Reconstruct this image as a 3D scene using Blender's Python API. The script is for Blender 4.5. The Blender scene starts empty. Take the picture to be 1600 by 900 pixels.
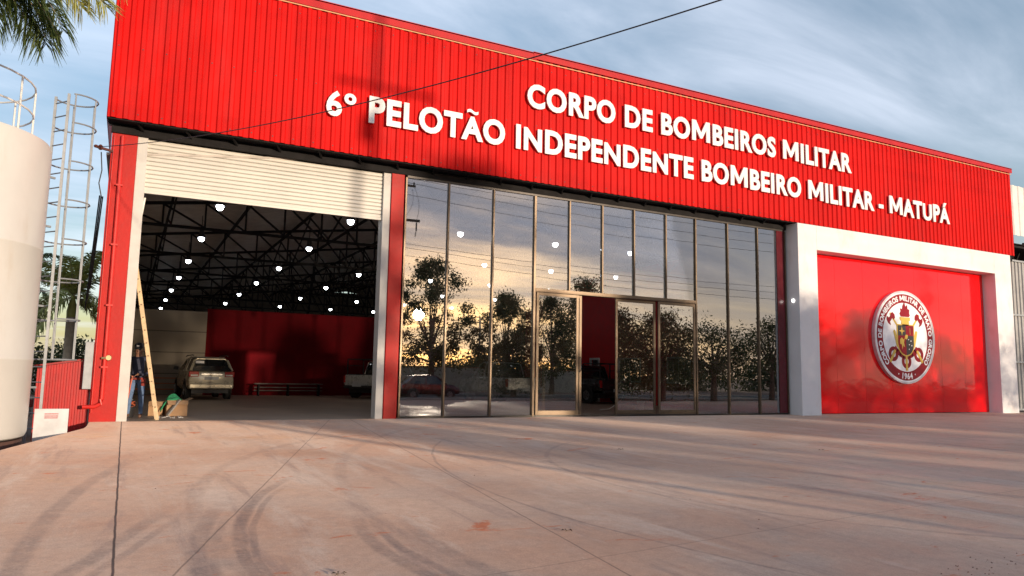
import bpy, bmesh, math, random
import numpy as np
from mathutils import Vector, Matrix
random.seed(7); rng = np.random.default_rng(7)
R = math.radians
S = bpy.context.scene; COL = S.collection

# ---------------------------------------------------------------- camera
YAW, PITCH, ROLL, F, D, CZ = R(27.24), R(6.716), R(1.049), 1160.0, 19.24, 1.2
fw = Vector((math.sin(YAW)*math.cos(PITCH), math.cos(YAW)*math.cos(PITCH), math.sin(PITCH)))
r0 = Vector((math.cos(YAW), -math.sin(YAW), 0)); u0 = r0.cross(fw)
rt = r0*math.cos(ROLL) + u0*math.sin(ROLL); up = -r0*math.sin(ROLL) + u0*math.cos(ROLL)
CAM = Vector((0, -D, CZ))
cd = bpy.data.cameras.new('camera'); cam = bpy.data.objects.new('camera', cd); COL.objects.link(cam)
M = Matrix((rt, up, -fw)).transposed().to_4x4(); M.translation = CAM; cam.matrix_world = M
cd.sensor_width = 36; cd.lens = 36*F/1600; cd.clip_start = .05; cd.clip_end = 5000
S.camera = cam
# ---------------------------------------------------------------- sky and sun
SUN_AZ, SUN_EL = R(19.9), R(4.4)
sdir = Vector((math.sin(SUN_AZ)*math.cos(SUN_EL), -math.cos(SUN_AZ)*math.cos(SUN_EL), math.sin(SUN_EL)))
S.view_settings.view_transform = 'Standard'; S.view_settings.look = 'None'; S.view_settings.gamma = 1
S.view_settings.use_curve_mapping = False
S.view_settings.exposure = .86
SKY_STRENGTH, SUN_STRENGTH = 0.15, 2.6

def lnk(nt, a, b): nt.links.new(a, b)
def nd(nt, t, **k):
    n = nt.nodes.new(t)
    for a, b in k.items(): setattr(n, a, b)
    return n
def mth(nt, op, a, b=None, c=None, clamp=False):
    n = nt.nodes.new('ShaderNodeMath'); n.operation = op; n.use_clamp = clamp
    for i, v in enumerate((a, b, c)):
        if v is None: continue
        if isinstance(v, (int, float)): n.inputs[i].default_value = v
        else: nt.links.new(v, n.inputs[i])
    return n.outputs[0]
def mixc(nt, f, a, b, mode='MIX'):
    n = nt.nodes.new('ShaderNodeMix'); n.data_type = 'RGBA'; n.blend_type = mode
    for s, v in ((0, f), (6, a), (7, b)):
        if isinstance(v, (int, float)): n.inputs[s].default_value = v
        elif isinstance(v, tuple): n.inputs[s].default_value = (*v[:3], 1)
        else: nt.links.new(v, n.inputs[s])
    return n.outputs[2]
def ramp(nt, v, a, b, lo=0., hi=1.):
    n = nt.nodes.new('ShaderNodeMapRange'); n.interpolation_type = 'SMOOTHSTEP'
    nt.links.new(v, n.inputs[0])
    for i, x in zip((1, 2, 3, 4), (a, b, lo, hi)): n.inputs[i].default_value = x
    return n.outputs[0]
def noise(nt, vec, scale, detail=4, rough=.55, dist=0.):
    n = nt.nodes.new('ShaderNodeTexNoise')
    n.inputs['Scale'].default_value = scale; n.inputs['Detail'].default_value = detail
    n.inputs['Roughness'].default_value = rough; n.inputs['Distortion'].default_value = dist
    if vec is not None: nt.links.new(vec, n.inputs['Vector'])
    return n.outputs[0]
def mapping(nt, vec, sc=(1, 1, 1), rot=(0, 0, 0), loc=(0, 0, 0)):
    n = nt.nodes.new('ShaderNodeMapping'); nt.links.new(vec, n.inputs[0])
    n.inputs[1].default_value = loc; n.inputs[2].default_value = rot; n.inputs[3].default_value = sc
    return n.outputs[0]

W = bpy.data.worlds.new('World'); S.world = W; W.use_nodes = True
nt = W.node_tree; nt.nodes.clear()
sky = nd(nt, 'ShaderNodeTexSky', sky_type='NISHITA', sun_disc=False)
sky.sun_elevation = SUN_EL; sky.sun_rotation = math.atan2(sdir.x, sdir.y)
sky.air_density = 1.0; sky.dust_density = 1.2; sky.ozone_density = 1.0; sky.altitude = 300
tc = nd(nt, 'ShaderNodeTexCoord')
sx = nd(nt, 'ShaderNodeSeparateXYZ'); lnk(nt, tc.outputs['Generated'], sx.inputs[0])
den = mth(nt, 'ADD', mth(nt, 'MAXIMUM', sx.outputs[2], 0.0), 0.16)
cv = nd(nt, 'ShaderNodeCombineXYZ')
lnk(nt, mth(nt, 'DIVIDE', sx.outputs[0], den), cv.inputs[0]); lnk(nt, mth(nt, 'DIVIDE', sx.outputs[1], den), cv.inputs[1])
m1 = mapping(nt, cv.outputs[0], (.75, 1.9, 1), (0, 0, R(-28)))
n1 = noise(nt, m1, 1.1, 9, .56, .5)
n2 = noise(nt, mapping(nt, cv.outputs[0], (.4, .9, 1), (0, 0, R(-20)), (3.1, 1.7, 0)), .9, 5, .5)
cm = mth(nt, 'MULTIPLY', ramp(nt, n1, .30, .74), ramp(nt, n2, .30, .60), clamp=True)
sd = nd(nt, 'ShaderNodeVectorMath', operation='DOT_PRODUCT'); lnk(nt, tc.outputs['Generated'], sd.inputs[0]); sd.inputs[1].default_value = sdir
warm = ramp(nt, sd.outputs[1], -.1, .75)
ccol = mixc(nt, warm, (4.0, 4.25, 4.9), (1.95, 2.2, 2.75))
lowc = ramp(nt, sx.outputs[2], .02, .19, 1., 0.)
sunside = ramp(nt, sd.outputs[1], .15, .85)
lowcol = mixc(nt, ramp(nt, sd.outputs[1], .80, 1.0), (3.4, 3.0, 2.75), (6.6, 5.2, 3.6))
ccol = mixc(nt, mth(nt, 'MULTIPLY', lowc, sunside), ccol, lowcol)
anti = mth(nt, 'MULTIPLY', ramp(nt, sx.outputs[2], .15, .62, 1., 0.), ramp(nt, sd.outputs[1], -.5, .5, 1., 0.))
skyb = mixc(nt, 1.0, sky.outputs[0], mixc(nt, anti, (1.62, 1.55, 1.66), (.72, .78, .98)), 'MULTIPLY')
n3 = noise(nt, m1, .8, 7, .6, .6)
cm = mth(nt, 'MULTIPLY', cm, .55)
cs = mth(nt, 'MULTIPLY', sunside, ramp(nt, n3, .30, .62, .72, .97))
cmx = mth(nt, 'MAXIMUM', cm, cs)
strk = ramp(nt, n1, .35, .7, .88, 1.10)
ccol = mixc(nt, 1.0, ccol, strk, 'MULTIPLY')
out = mixc(nt, cmx, skyb, ccol)
bg = nd(nt, 'ShaderNodeBackground'); bg.inputs[1].default_value = SKY_STRENGTH
lnk(nt, out, bg.inputs[0]); wo = nd(nt, 'ShaderNodeOutputWorld'); lnk(nt, bg.outputs[0], wo.inputs[0])

sl = bpy.data.lights.new('sun', 'SUN'); sl.energy = SUN_STRENGTH; sl.angle = R(.9); sl.color = (1, .80, .59)
so = bpy.data.objects.new('sun', sl); COL.objects.link(so); so.rotation_euler = sdir.to_track_quat('Z', 'Y').to_euler()

# ---------------------------------------------------------------- helpers
def ray(px, py): return fw*F + rt*(px-800) - up*(py-450)
def P(px, py, y):
    d = ray(px, py); return CAM + d*((y+D)/d.y)
def PZ(px, py, z=0):
    d = ray(px, py); return CAM + d*((z-CZ)/d.z)

MATS = {}
def mat(name, col, rough=.6, metal=0., var=.12, vscale=3., bump=0., bscale=30., spec=.5, coat=0., dirt=None, diffr=0., emit=None):
    if name in MATS: return MATS[name]
    m = bpy.data.materials.new(name); m.use_nodes = True; t = m.node_tree
    b = t.nodes['Principled BSDF']; b.inputs['Roughness'].default_value = rough; b.inputs['Metallic'].default_value = metal
    b.inputs['Specular IOR Level'].default_value = spec; b.inputs['Coat Weight'].default_value = coat; b.inputs['Coat Roughness'].default_value = .08
    b.inputs['Diffuse Roughness'].default_value = diffr
    tcn = nd(t, 'ShaderNodeTexCoord'); v = tcn.outputs['Object']
    n = noise(t, v, vscale, 6, .6)
    lo = tuple(c*(1-var) for c in col); hi = tuple(min(1, c*(1+var)) for c in col)
    c = mixc(t, ramp(t, n, .3, .7), lo, hi)
    if dirt:
        dn = noise(t, mapping(t, v, dirt[2]), dirt[1], 6, .65)
        c = mixc(t, ramp(t, dn, dirt[3], dirt[3]+.2, 0, dirt[4]), c, dirt[0])
    lnk(t, c, b.inputs['Base Color'])
    rr = mth(t, 'ADD', mth(t, 'MULTIPLY', n, .2), rough-.1, clamp=True); lnk(t, rr, b.inputs['Roughness'])
    if bump:
        bn = nd(t, 'ShaderNodeBump'); bn.inputs['Strength'].default_value = bump; bn.inputs['Distance'].default_value = .02
        lnk(t, noise(t, v, bscale, 5, .6), bn.inputs['Height']); lnk(t, bn.outputs[0], b.inputs['Normal'])
    if emit:
        b.inputs['Emission Color'].default_value = (*emit[0], 1); b.inputs['Emission Strength'].default_value = emit[1]
    MATS[name] = m; return m

class MB:
    def __init__(s): s.v = []; s.f = []; s.m = []; s.cm = 0
    def add(s, vs, fs):
        o = len(s.v); s.v += [tuple(p) for p in vs]; s.f += [tuple(i+o for i in f) for f in fs]; s.m += [s.cm]*len(fs); return s
    def box(s, x0, x1, y0, y1, z0, z1):
        x0, x1 = sorted((x0, x1)); y0, y1 = sorted((y0, y1)); z0, z1 = sorted((z0, z1))
        return s.add([(x0,y0,z0),(x1,y0,z0),(x1,y1,z0),(x0,y1,z0),(x0,y0,z1),(x1,y0,z1),(x1,y1,z1),(x0,y1,z1)],
                     [(3,2,1,0),(4,5,6,7),(0,1,5,4),(1,2,6,5),(2,3,7,6),(3,0,4,7)])
    def bar(s, a, b, w, h=None, ref=(0,0,1)):
        a, b = Vector(a), Vector(b); d = (b-a).normalized(); rf = Vector(ref)
        if abs(d.dot(rf)) > .98: rf = Vector((0,1,0))
        x = d.cross(rf).normalized(); y = x.cross(d).normalized(); h = h or w
        vs = [p + x*sx*w/2 + y*sy*h/2 for p in (a, b) for sx, sy in ((-1,-1),(1,-1),(1,1),(-1,1))]
        return s.add(vs, [(3,2,1,0),(4,5,6,7),(0,1,5,4),(1,2,6,5),(2,3,7,6),(3,0,4,7)])
    def tube(s, path, r, n=8, caps=True):
        path = [Vector(p) for p in path]; rs = r if isinstance(r, (list, tuple)) else [r]*len(path)
        vs = []; fs = []; ref = Vector((0,0,1))
        for i, p in enumerate(path):
            d = (path[min(i+1, len(path)-1)] - path[max(i-1, 0)]).normalized()
            rf = ref if abs(d.dot(ref)) < .95 else Vector((0,1,0))
            x = d.cross(rf).normalized(); y = x.cross(d)
            for k in range(n):
                a = 2*math.pi*k/n; vs.append(p + (x*math.cos(a) + y*math.sin(a))*rs[i])
        for i in range(len(path)-1):
            for k in range(n):
                a, b = i*n+k, i*n+(k+1) % n; fs.append((a, b, b+n, a+n))
        if caps: fs += [tuple(range(n))[::-1], tuple(range((len(path)-1)*n, len(path)*n))]
        return s.add(vs, fs)
    def lathe(s, prof, c=(0,0,0), n=32, axis='z', close=True):
        vs = []; fs = []
        for r, z in prof:
            for k in range(n):
                a = 2*math.pi*k/n; x, y = r*math.cos(a), r*math.sin(a)
                vs.append({'z': (c[0]+x, c[1]+y, c[2]+z), 'x': (c[0]+z, c[1]+x, c[2]+y), 'y': (c[0]+y, c[1]+z, c[2]+x)}[axis])
        for i in range(len(prof)-1):
            for k in range(n):
                a, b = i*n+k, i*n+(k+1) % n; fs.append((a, b, b+n, a+n))
        if close: fs += [tuple(range(n))[::-1], tuple(range((len(prof)-1)*n, len(prof)*n))]
        return s.add(vs, fs)
    def prism(s, pts, y0, y1):     # polygon in XZ extruded along y (y0 front)
        n = len(pts); vs = [(x, y0, z) for x, z in pts] + [(x, y1, z) for x, z in pts]
        return s.add(vs, [tuple(range(n)), tuple(range(n, 2*n))[::-1]] + [(i, i+n, (i+1) % n+n, (i+1) % n) for i in range(n)])
    def loft(s, rings):
        n = len(rings[0]); vs = [p for r in rings for p in r]; fs = []
        for i in range(len(rings)-1):
            for k in range(n):
                a, b = i*n+k, i*n+(k+1) % n; fs.append((a, b, b+n, a+n))
        fs += [tuple(range(n))[::-1], tuple(range((len(rings)-1)*n, len(rings)*n))]
        return s.add(vs, fs)
    def mesh(s, name, mats, smooth=False, off=None):
        me = bpy.data.meshes.new(name)
        vs = s.v if off is None else [(a-off[0], b-off[1], c-off[2]) for a, b, c in s.v]
        me.from_pydata(vs, [], s.f)
        for m in (mats if isinstance(mats, (list, tuple)) else [mats]): me.materials.append(m)
        me.polygons.foreach_set('material_index', s.m)
        bm = bmesh.new(); bm.from_mesh(me); bmesh.ops.recalc_face_normals(bm, faces=bm.faces); bm.to_mesh(me); bm.free()
        if smooth:
            me.polygons.foreach_set('use_smooth', [True]*len(me.polygons))
            me.set_sharp_from_angle(angle=R(35))
        me.update(); return me
    def build(s, name, mats, parent=None, smooth=False, bevel=0, world=True):
        off = tuple(world_loc(parent)) if (parent is not None and world) else None
        o = bpy.data.objects.new(name, s.mesh(name, mats, smooth, off)); COL.objects.link(o)
        if parent is not None: o.parent = parent
        if bevel:
            m = o.modifiers.new('bevel', 'BEVEL'); m.width = bevel; m.segments = 2; m.limit_method = 'ANGLE'
        return o
def world_loc(o):
    v = Vector((0,0,0))
    while o is not None: v += Vector(o.location); o = o.parent
    return v
def tag(o, label=None, cat=None, group=None, kind=None):
    if label: o['label'] = label
    if cat: o['category'] = cat
    if group: o['group'] = group
    if kind: o['kind'] = kind
    return o
def empty(name, loc, label, cat, group=None, rz=0):
    o = bpy.data.objects.new(name, None); COL.objects.link(o); o.location = loc; o.rotation_euler = (0,0,rz); o.empty_display_size = .2
    return tag(o, label, cat, group)
def kids(o): return [c for c in bpy.data.objects if c.parent == o]
def copy_tree(o, parent=None):
    c = o.copy(); COL.objects.link(c); c.parent = parent
    for ch in kids(o): copy_tree(ch, c)
    return c
def struct(mb, name, m, **k): return tag(mb.build(name, m, **k), kind='structure')

# ---------------------------------------------------------------- materials
RED_SHEET = mat('red_painted_sheet', (.56, .005, .004), .55, spec=.10, var=.10, vscale=.6, dirt=((.42,.03,.03), .9, (1,1,.25), .52, .35))
RED_CAP = mat('red_flashing', (.44, .006, .010), .45, spec=.25, var=.08)
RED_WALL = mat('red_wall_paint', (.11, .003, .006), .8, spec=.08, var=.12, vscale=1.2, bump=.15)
RED_COL = mat('red_concrete_paint', (.44, .010, .007), .5, spec=.25, var=.10, vscale=2., bump=.18, bscale=14, dirt=((.30,.02,.02), 3.5, (1,1,1), .58, .6))
GREY_JAMB = mat('grey_jamb_paint', (.55, .53, .50), .6, var=.07, dirt=((.35,.30,.26), 2, (1,1,.4), .55, .4))
WHITE_PLASTER = mat('white_portal_paint', (.74, .73, .74), .55, var=.05, vscale=.7, bump=.12, bscale=40, dirt=((.50,.43,.38), 1.3, (1,1,.5), .52, .35))
STEEL = mat('black_steel', (.016, .015, .016), .75, var=.3, spec=.12)
BRONZE = mat('bronze_aluminium', (.13, .095, .065), .38, metal=.7, var=.12, vscale=5)
DKFRAME = mat('dark_aluminium', (.05, .045, .042), .35, metal=.7, var=.1)
CREAM = mat('cream_shutter', (.60, .575, .52), .5, var=.05, vscale=1.2, dirt=((.5,.44,.36), 2, (.6,1,4), .56, .35))
GALV = mat('galvanised_steel', (.30, .32, .34), .5, metal=.4, var=.12, vscale=6)
WHITE_LETTER = mat('white_letter_enamel', (.82, .81, .79), .35, var=.03)
BLOCK = None
ROOFIN = mat('grey_roof_underside', (.50, .45, .40), .6, var=.15)
DARKMETAL = mat('dark_grey_metal', (.04,.04,.045), .5)
TYRE = mat('black_rubber', (.018,.018,.018), .8)
RIM = mat('alloy_rim', (.35,.35,.36), .35, metal=.8)
CARGLASS = mat('tinted_car_glass', (.012,.014,.016), .06, var=.05, spec=.8)
TAIL = mat('red_tail_lens', (.42,.01,.01), .15, coat=.6)
LENS = mat('clear_lens', (.75,.75,.72), .15, coat=.6)
PLATE = mat('pale_plate', (.55,.56,.56), .5)
BLACKP = mat('black_plastic', (.02,.02,.022), .5)

def sheet_tones(m, amt):
    t = m.node_tree; b = t.nodes['Principled BSDF']; src = b.inputs['Base Color'].links[0].from_socket
    g = nd(t, 'ShaderNodeNewGeometry'); s = nd(t, 'ShaderNodeSeparateXYZ'); lnk(t, g.outputs['Position'], s.inputs[0])
    w = nd(t, 'ShaderNodeTexWhiteNoise', noise_dimensions='1D'); lnk(t, mth(t, 'FLOOR', mth(t, 'ADD', s.outputs[0], .78)), w.inputs['W'])
    k = ramp(t, w.outputs['Value'], 0, 1, 1-amt, 1+amt*.6)
    st = noise(t, mapping(t, g.outputs['Position'], (5,1,.35)), 1.4, 6, .7)
    k2 = mth(t, 'MULTIPLY', k, ramp(t, st, .35, .75, 1.05, .86))
    lnk(t, mixc(t, 1.0, src, k2, 'MULTIPLY'), b.inputs['Base Color'])
sheet_tones(RED_SHEET, .07)
def slab_mat():
    m = bpy.data.materials.new('dusty_concrete_slab'); m.use_nodes = True; t = m.node_tree
    b = t.nodes['Principled BSDF']; g = nd(t, 'ShaderNodeNewGeometry'); p = g.outputs['Position']
    s = nd(t, 'ShaderNodeSeparateXYZ'); lnk(t, p, s.inputs[0]); X, Yc = s.outputs[0], s.outputs[1]
    big = noise(t, p, .22, 6, .6, .4); med = noise(t, p, 1.1, 8, .65, .3); fine = noise(t, p, 38, 6, .7)
    c = mixc(t, ramp(t, big, .32, .68), (.45,.270,.190), (.545,.385,.295))
    c = mixc(t, ramp(t, med, .40, .72, 0, .6), c, (.46,.355,.30))
    # sweeping trowel / dust streaks
    st = noise(t, mapping(t, p, (.55, .10, 1), (0,0,R(17))), 3.0, 8, .72, .5)
    c = mixc(t, ramp(t, st, .50, .68, 0, .55), c, (.58,.465,.39))
    st2 = noise(t, mapping(t, p, (.9, .08, 1), (0,0,R(-22)), (4,2,0)), 3.0, 8, .7, .4)
    c = mixc(t, ramp(t, st2, .53, .70, 0, .5), c, (.24,.17,.155))
    # tyre marks: arcs of circles on the slab
    def circ(a, b_, c_):
        (x1,y1),(x2,y2),(x3,y3) = a, b_, c_
        d = 2*(x1*(y2-y3)+x2*(y3-y1)+x3*(y1-y2))
        ux = ((x1*x1+y1*y1)*(y2-y3)+(x2*x2+y2*y2)*(y3-y1)+(x3*x3+y3*y3)*(y1-y2))/d
        uy = ((x1*x1+y1*y1)*(x3-x2)+(x2*x2+y2*y2)*(x1-x3)+(x3*x3+y3*y3)*(x2-x1))/d
        return ux, uy, math.hypot(x1-ux, y1-uy)
    wob = mth(t, 'MULTIPLY', mth(t, 'SUBTRACT', noise(t, p, 1.6, 4, .5), .5), .06)
    brk = ramp(t, noise(t, p, 2.6, 7, .75), .34, .62, .4, 1.)
    tread = ramp(t, noise(t, p, 26, 3, .6), .3, .7, .55, 1.)
    acc = None
    arcs = [((-.59,-13.35),(-.34,-9.37),(.12,-7.22),-15,-6.6,.10,.55), ((-.39,-13.44),(.02,-12.32),(.38,-11.21),-15,-10.6,.09,.65),
            ((-.22,-13.5),(.2,-12.4),(.62,-11.2),-15,-10.8,.05,.5),
            ((.56,-13.86),(.60,-12.83),(.92,-11.02),-15,-10.4,.10,.6), ((.66,-14.2),(.72,-12.83),(1.02,-11.3),-15,-11,.05,.5),
            ((.92,-13.82),(.93,-12.7),(1.21,-11.13),-15,-9,.07,.8), ((1.0,-14.1),(1.03,-12.7),(1.35,-11.1),-15,-9.5,.04,.6),
            ((2.18,-14.71),(1.99,-13.87),(2.11,-11.9),-16,-11.6,.08,.8), ((2.40,-14.9),(2.16,-13.9),(2.25,-11.9),-16,-11.7,.05,.8),
            ((2.75,-15.2),(2.45,-13.9),(2.55,-11.8),-16,-11.7,.09,.6), ((3.98,-10.35),(4.19,-8.97),(5.54,-5.6),-11,-4.5,.025,.7),
            ((6.2,-8.6),(7.4,-6.9),(9.6,-5.6),-9,-5.3,.05,.45), ((.9,-9.5),(2.4,-5.9),(5.0,-3.2),-10,-2.4,.10,.3), ((2.6,-9.4),(3.6,-6.4),(5.6,-3.2),-10,-2.0,.10,.28)]
    for a, b_, c_, ya, yb, w, k in arcs:
        ux, uy, rr = circ(a, b_, c_)
        dx = mth(t, 'SUBTRACT', X, ux); dy = mth(t, 'SUBTRACT', Yc, uy)
        ln = mth(t, 'SQRT', mth(t, 'ADD', mth(t, 'MULTIPLY', dx, dx), mth(t, 'MULTIPLY', dy, dy)))
        e = mth(t, 'ABSOLUTE', mth(t, 'ADD', mth(t, 'SUBTRACT', ln, rr), wob))
        mk = ramp(t, e, w*.45, w*1.15, min(1, k*1.25), 0)
        mk = mth(t, 'MULTIPLY', mk, ramp(t, Yc, yb-1.6, yb, 1, 0))
        mk = mth(t, 'MULTIPLY', mk, ramp(t, X, (a[0]+c_[0])/2-4, (a[0]+c_[0])/2-3.5, 0, 1)); mk = mth(t, 'MULTIPLY', mk, ramp(t, X, (a[0]+c_[0])/2+3.5, (a[0]+c_[0])/2+4, 1, 0))
        acc = mk if acc is None else mth(t, 'MAXIMUM', acc, mk)
    acc = mth(t, 'MULTIPLY', mth(t, 'MULTIPLY', acc, brk), tread)
    c = mixc(t, mth(t, 'MULTIPLY', acc, .62), c, (.095,.08,.085))
    # red soil smears
    sp = noise(t, mapping(t, p, (.55,1.25,1)), 1.15, 9, .74, 1.3)
    c = mixc(t, ramp(t, sp, .605, .66, 0, .85), c, (.47,.13,.05))
    sp2 = noise(t, mapping(t, p, (.4,.9,1), (0,0,0), (7,3,0)), .8, 6, .7, .8)
    c = mixc(t, ramp(t, sp2, .60, .74, 0, .5), c, (.55,.30,.14))
    # saw-cut joints
    jw = mth(t, 'MULTIPLY', mth(t, 'SUBTRACT', noise(t, p, 3, 3, .5), .5), .02)
    def seg(ax, ay, bx, by, w, k):
        dx, dy = bx-ax, by-ay; L = math.hypot(dx, dy)
        e = mth(t, 'ADD', mth(t, 'MULTIPLY', mth(t, 'SUBTRACT', X, ax), dy/L), mth(t, 'MULTIPLY', mth(t, 'SUBTRACT', Yc, ay), -dx/L))
        return ramp(t, mth(t, 'ABSOLUTE', mth(t, 'ADD', e, jw)), w*.4, w, k, 0)
    j = seg(0,0,.02,-15,.014,.95)
    for q in ((5.25,0,3.2,-16,.011,.6), (.05,-14.5,2.6,-6.6,.011,.55), (2,-14.3,5,-13.95,.009,.4), (10.6,0,10.2,-18,.011,.5), (16.9,0,16.7,-18,.011,.45), (23,0,23,-18,.011,.45)): j = mth(t, 'MAXIMUM', j, seg(*q))
    c = mixc(t, j, c, (.06,.045,.04))
    gr = ramp(t, noise(t, p, 90, 5, .85), .32, .68, .80, 1.16); c = mixc(t, 1.0, c, gr, 'MULTIPLY')
    gr2 = ramp(t, noise(t, mapping(t, p, (1,1,1)), 9, 8, .8), .3, .7, .90, 1.08); c = mixc(t, 1.0, c, gr2, 'MULTIPLY')
    lnk(t, c, b.inputs['Base Color']); b.inputs['Diffuse Roughness'].default_value = 1.0
    lnk(t, ramp(t, med, .3, .7, .5, .8), b.inputs['Roughness']); b.inputs['Specular IOR Level'].default_value = .35
    h = mth(t, 'ADD', mth(t, 'MULTIPLY', fine, .35), mth(t, 'MULTIPLY', noise(t, p, 4, 6, .6), 1.0))
    bn = nd(t, 'ShaderNodeBump'); bn.inputs['Strength'].default_value = .35; bn.inputs['Distance'].default_value = .012
    lnk(t, h, bn.inputs['Height']); lnk(t, bn.outputs[0], b.inputs['Normal'])
    return m
SLAB = slab_mat()
FLOOR = mat('hangar_floor_concrete', (.36,.27,.20), .5, var=.15, vscale=.8, bump=.1)
SOIL = mat('red_brown_soil', (.20,.11,.07), .9, var=.3, vscale=.5, bump=.4, bscale=6)
ASPHALT = mat('street_asphalt', (.07,.062,.058), .85, var=.2, vscale=2, bump=.3, bscale=60)

def block_mat():
    m = bpy.data.materials.new('concrete_panel_wall'); m.use_nodes = True; t = m.node_tree; b = t.nodes['Principled BSDF']
    g = nd(t, 'ShaderNodeNewGeometry'); s = nd(t, 'ShaderNodeSeparateXYZ'); lnk(t, g.outputs['Position'], s.inputs[0])
    fr = mth(t, 'FRACT', mth(t, 'DIVIDE', s.outputs[2], 1.0)); ln = ramp(t, mth(t, 'ABSOLUTE', mth(t, 'SUBTRACT', fr, .5)), .465, .49, 0, .8)
    c = mixc(t, noise(t, g.outputs['Position'], 1.2, 6), (.20,.17,.135), (.30,.26,.21)); c = mixc(t, ln, c, (.07,.06,.05))
    lnk(t, c, b.inputs['Base Color']); b.inputs['Roughness'].default_value = .85; return m
BLOCK = block_mat()

def glass_mat(name, refl, tint, wav=.35):
    m = bpy.data.materials.new(name); m.use_nodes = True; t = m.node_tree; t.nodes.clear()
    o = nd(t, 'ShaderNodeOutputMaterial'); tr = nd(t, 'ShaderNodeBsdfTransparent'); tr.inputs[0].default_value = (*tint, 1)
    gl = nd(t, 'ShaderNodeBsdfGlossy'); gl.inputs['Roughness'].default_value = 0.0; gl.inputs[0].default_value = (.93,.95,1,1)
    lw = nd(t, 'ShaderNodeFresnel'); lw.inputs[0].default_value = 1.5
    g = nd(t, 'ShaderNodeNewGeometry')
    bn = nd(t, 'ShaderNodeBump'); bn.inputs['Strength'].default_value = wav; bn.inputs['Distance'].default_value = .004
    lnk(t, noise(t, mapping(t, g.outputs['Position'], (1, 1, .45)), .9, 2, .4), bn.inputs['Height']); lnk(t, bn.outputs[0], gl.inputs['Normal'])
    f = mth(t, 'ADD', mth(t, 'MULTIPLY', lw.outputs[0], 1.6), refl, clamp=True)
    mx = nd(t, 'ShaderNodeMixShader'); lnk(t, f, mx.inputs[0]); lnk(t, tr.outputs[0], mx.inputs[1]); lnk(t, gl.outputs[0], mx.inputs[2])
    # a thin film of street dust
    df = nd(t, 'ShaderNodeBsdfDiffuse'); df.inputs[0].default_value = (.45,.38,.3,1)
    m2 = nd(t, 'ShaderNodeMixShader'); lnk(t, ramp(t, noise(t, g.outputs['Position'], 1.5, 6, .6), .4, .8, .008, .035), m2.inputs[0])
    lnk(t, mx.outputs[0], m2.inputs[1]); lnk(t, df.outputs[0], m2.inputs[2]); lnk(t, m2.outputs[0], o.inputs[0])
    return m
GLASS = glass_mat('reflective_glazing', .215, (.72,.72,.71))
GLASS_DOOR = glass_mat('door_glazing', .20, (.55,.55,.52), .45)

def panel_red():
    m = bpy.data.materials.new('glossy_red_composite'); m.use_nodes = True; t = m.node_tree; b = t.nodes['Principled BSDF']
    g = nd(t, 'ShaderNodeNewGeometry'); p = g.outputs['Position']
    lnk(t, mixc(t, noise(t, p, .4, 4), (.76,.003,.005), (.84,.005,.007)), b.inputs['Base Color'])
    b.inputs['Roughness'].default_value = .07; b.inputs['IOR'].default_value = 1.55; b.inputs['Specular IOR Level'].default_value = .5
    bn = nd(t, 'ShaderNodeBump'); bn.inputs['Strength'].default_value = .35; bn.inputs['Distance'].default_value = .014
    lnk(t, noise(t, mapping(t, p, (.8,1,1.2)), .9, 3, .5, .8), bn.inputs['Height']); lnk(t, bn.outputs[0], b.inputs['Normal'])
    return m
PANEL = panel_red()

# ================================================================ SETTING
g = MB(); g.add([(-1500,-1500,-.42),(1500,-1500,-.42),(1500,1500,-.42),(-1500,1500,-.42)], [(0,1,2,3)])
struct(g, 'ground', SOIL)
# apron: slab that falls gently from the facade to the street; its left edge runs obliquely
a = MB(); nx, ny = 60, 40
def edge_x(y): return -.62 - .02 if y > -1.5 else -.64 + (y+1.5)*.26 if y > -5.5 else -1.68 + (y+5.5)*.30
rows = []
for j in range(ny+1):
    y = -.02 - 21.0*j/ny; x0 = edge_x(y); x1 = 62
    rows.append([(x0 + (x1-x0)*(i/nx)**1.3, y, .016*y) for i in range(nx+1)])
vs = [p for r_ in rows for p in r_]; fs = [(j*(nx+1)+i, j*(nx+1)+i+1, (j+1)*(nx+1)+i+1, (j+1)*(nx+1)+i) for j in range(ny) for i in range(nx)]
a.add(vs, fs)
for j in range(ny):
    A, B = rows[j][0], rows[j+1][0]; a.add([A, B, (B[0], B[1], -.6), (A[0], A[1], -.6)], [(0,1,2,3)])
A, B = rows[ny][0], rows[ny][-1]; a.add([A, B, (B[0],B[1],-.6), (A[0],A[1],-.6)], [(0,1,2,3)])
struct(a, 'pavement', SLAB)
fl = MB(); fl.box(-.66, 34.6, -.02, 46, -.5, -.001); struct(fl, 'floor', FLOOR)
st = MB(); st.add([(-120,-33,-.40),(160,-33,-.40),(160,-24.5,-.40),(-120,-24.5,-.40)], [(0,1,2,3)]); struct(st, 'road', ASPHALT)
kb = MB(); kb.box(-120,160,-24.5,-24.3,-.5,-.30); kb.box(-120,160,-33.2,-33,-.5,-.30); struct(kb, 'kerb', mat('kerb_concrete', (.4,.38,.35), .8))

# ================================================================ FIRE STATION
B_ = empty('fire_station', (17, 0, 0), 'large red and white fire station hall with corrugated fascia, roller door and glazed front', 'building')
FY = -.5; X0, X1, ZB, ZT = -.78, 34.75, 6.88, 10.80
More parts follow.
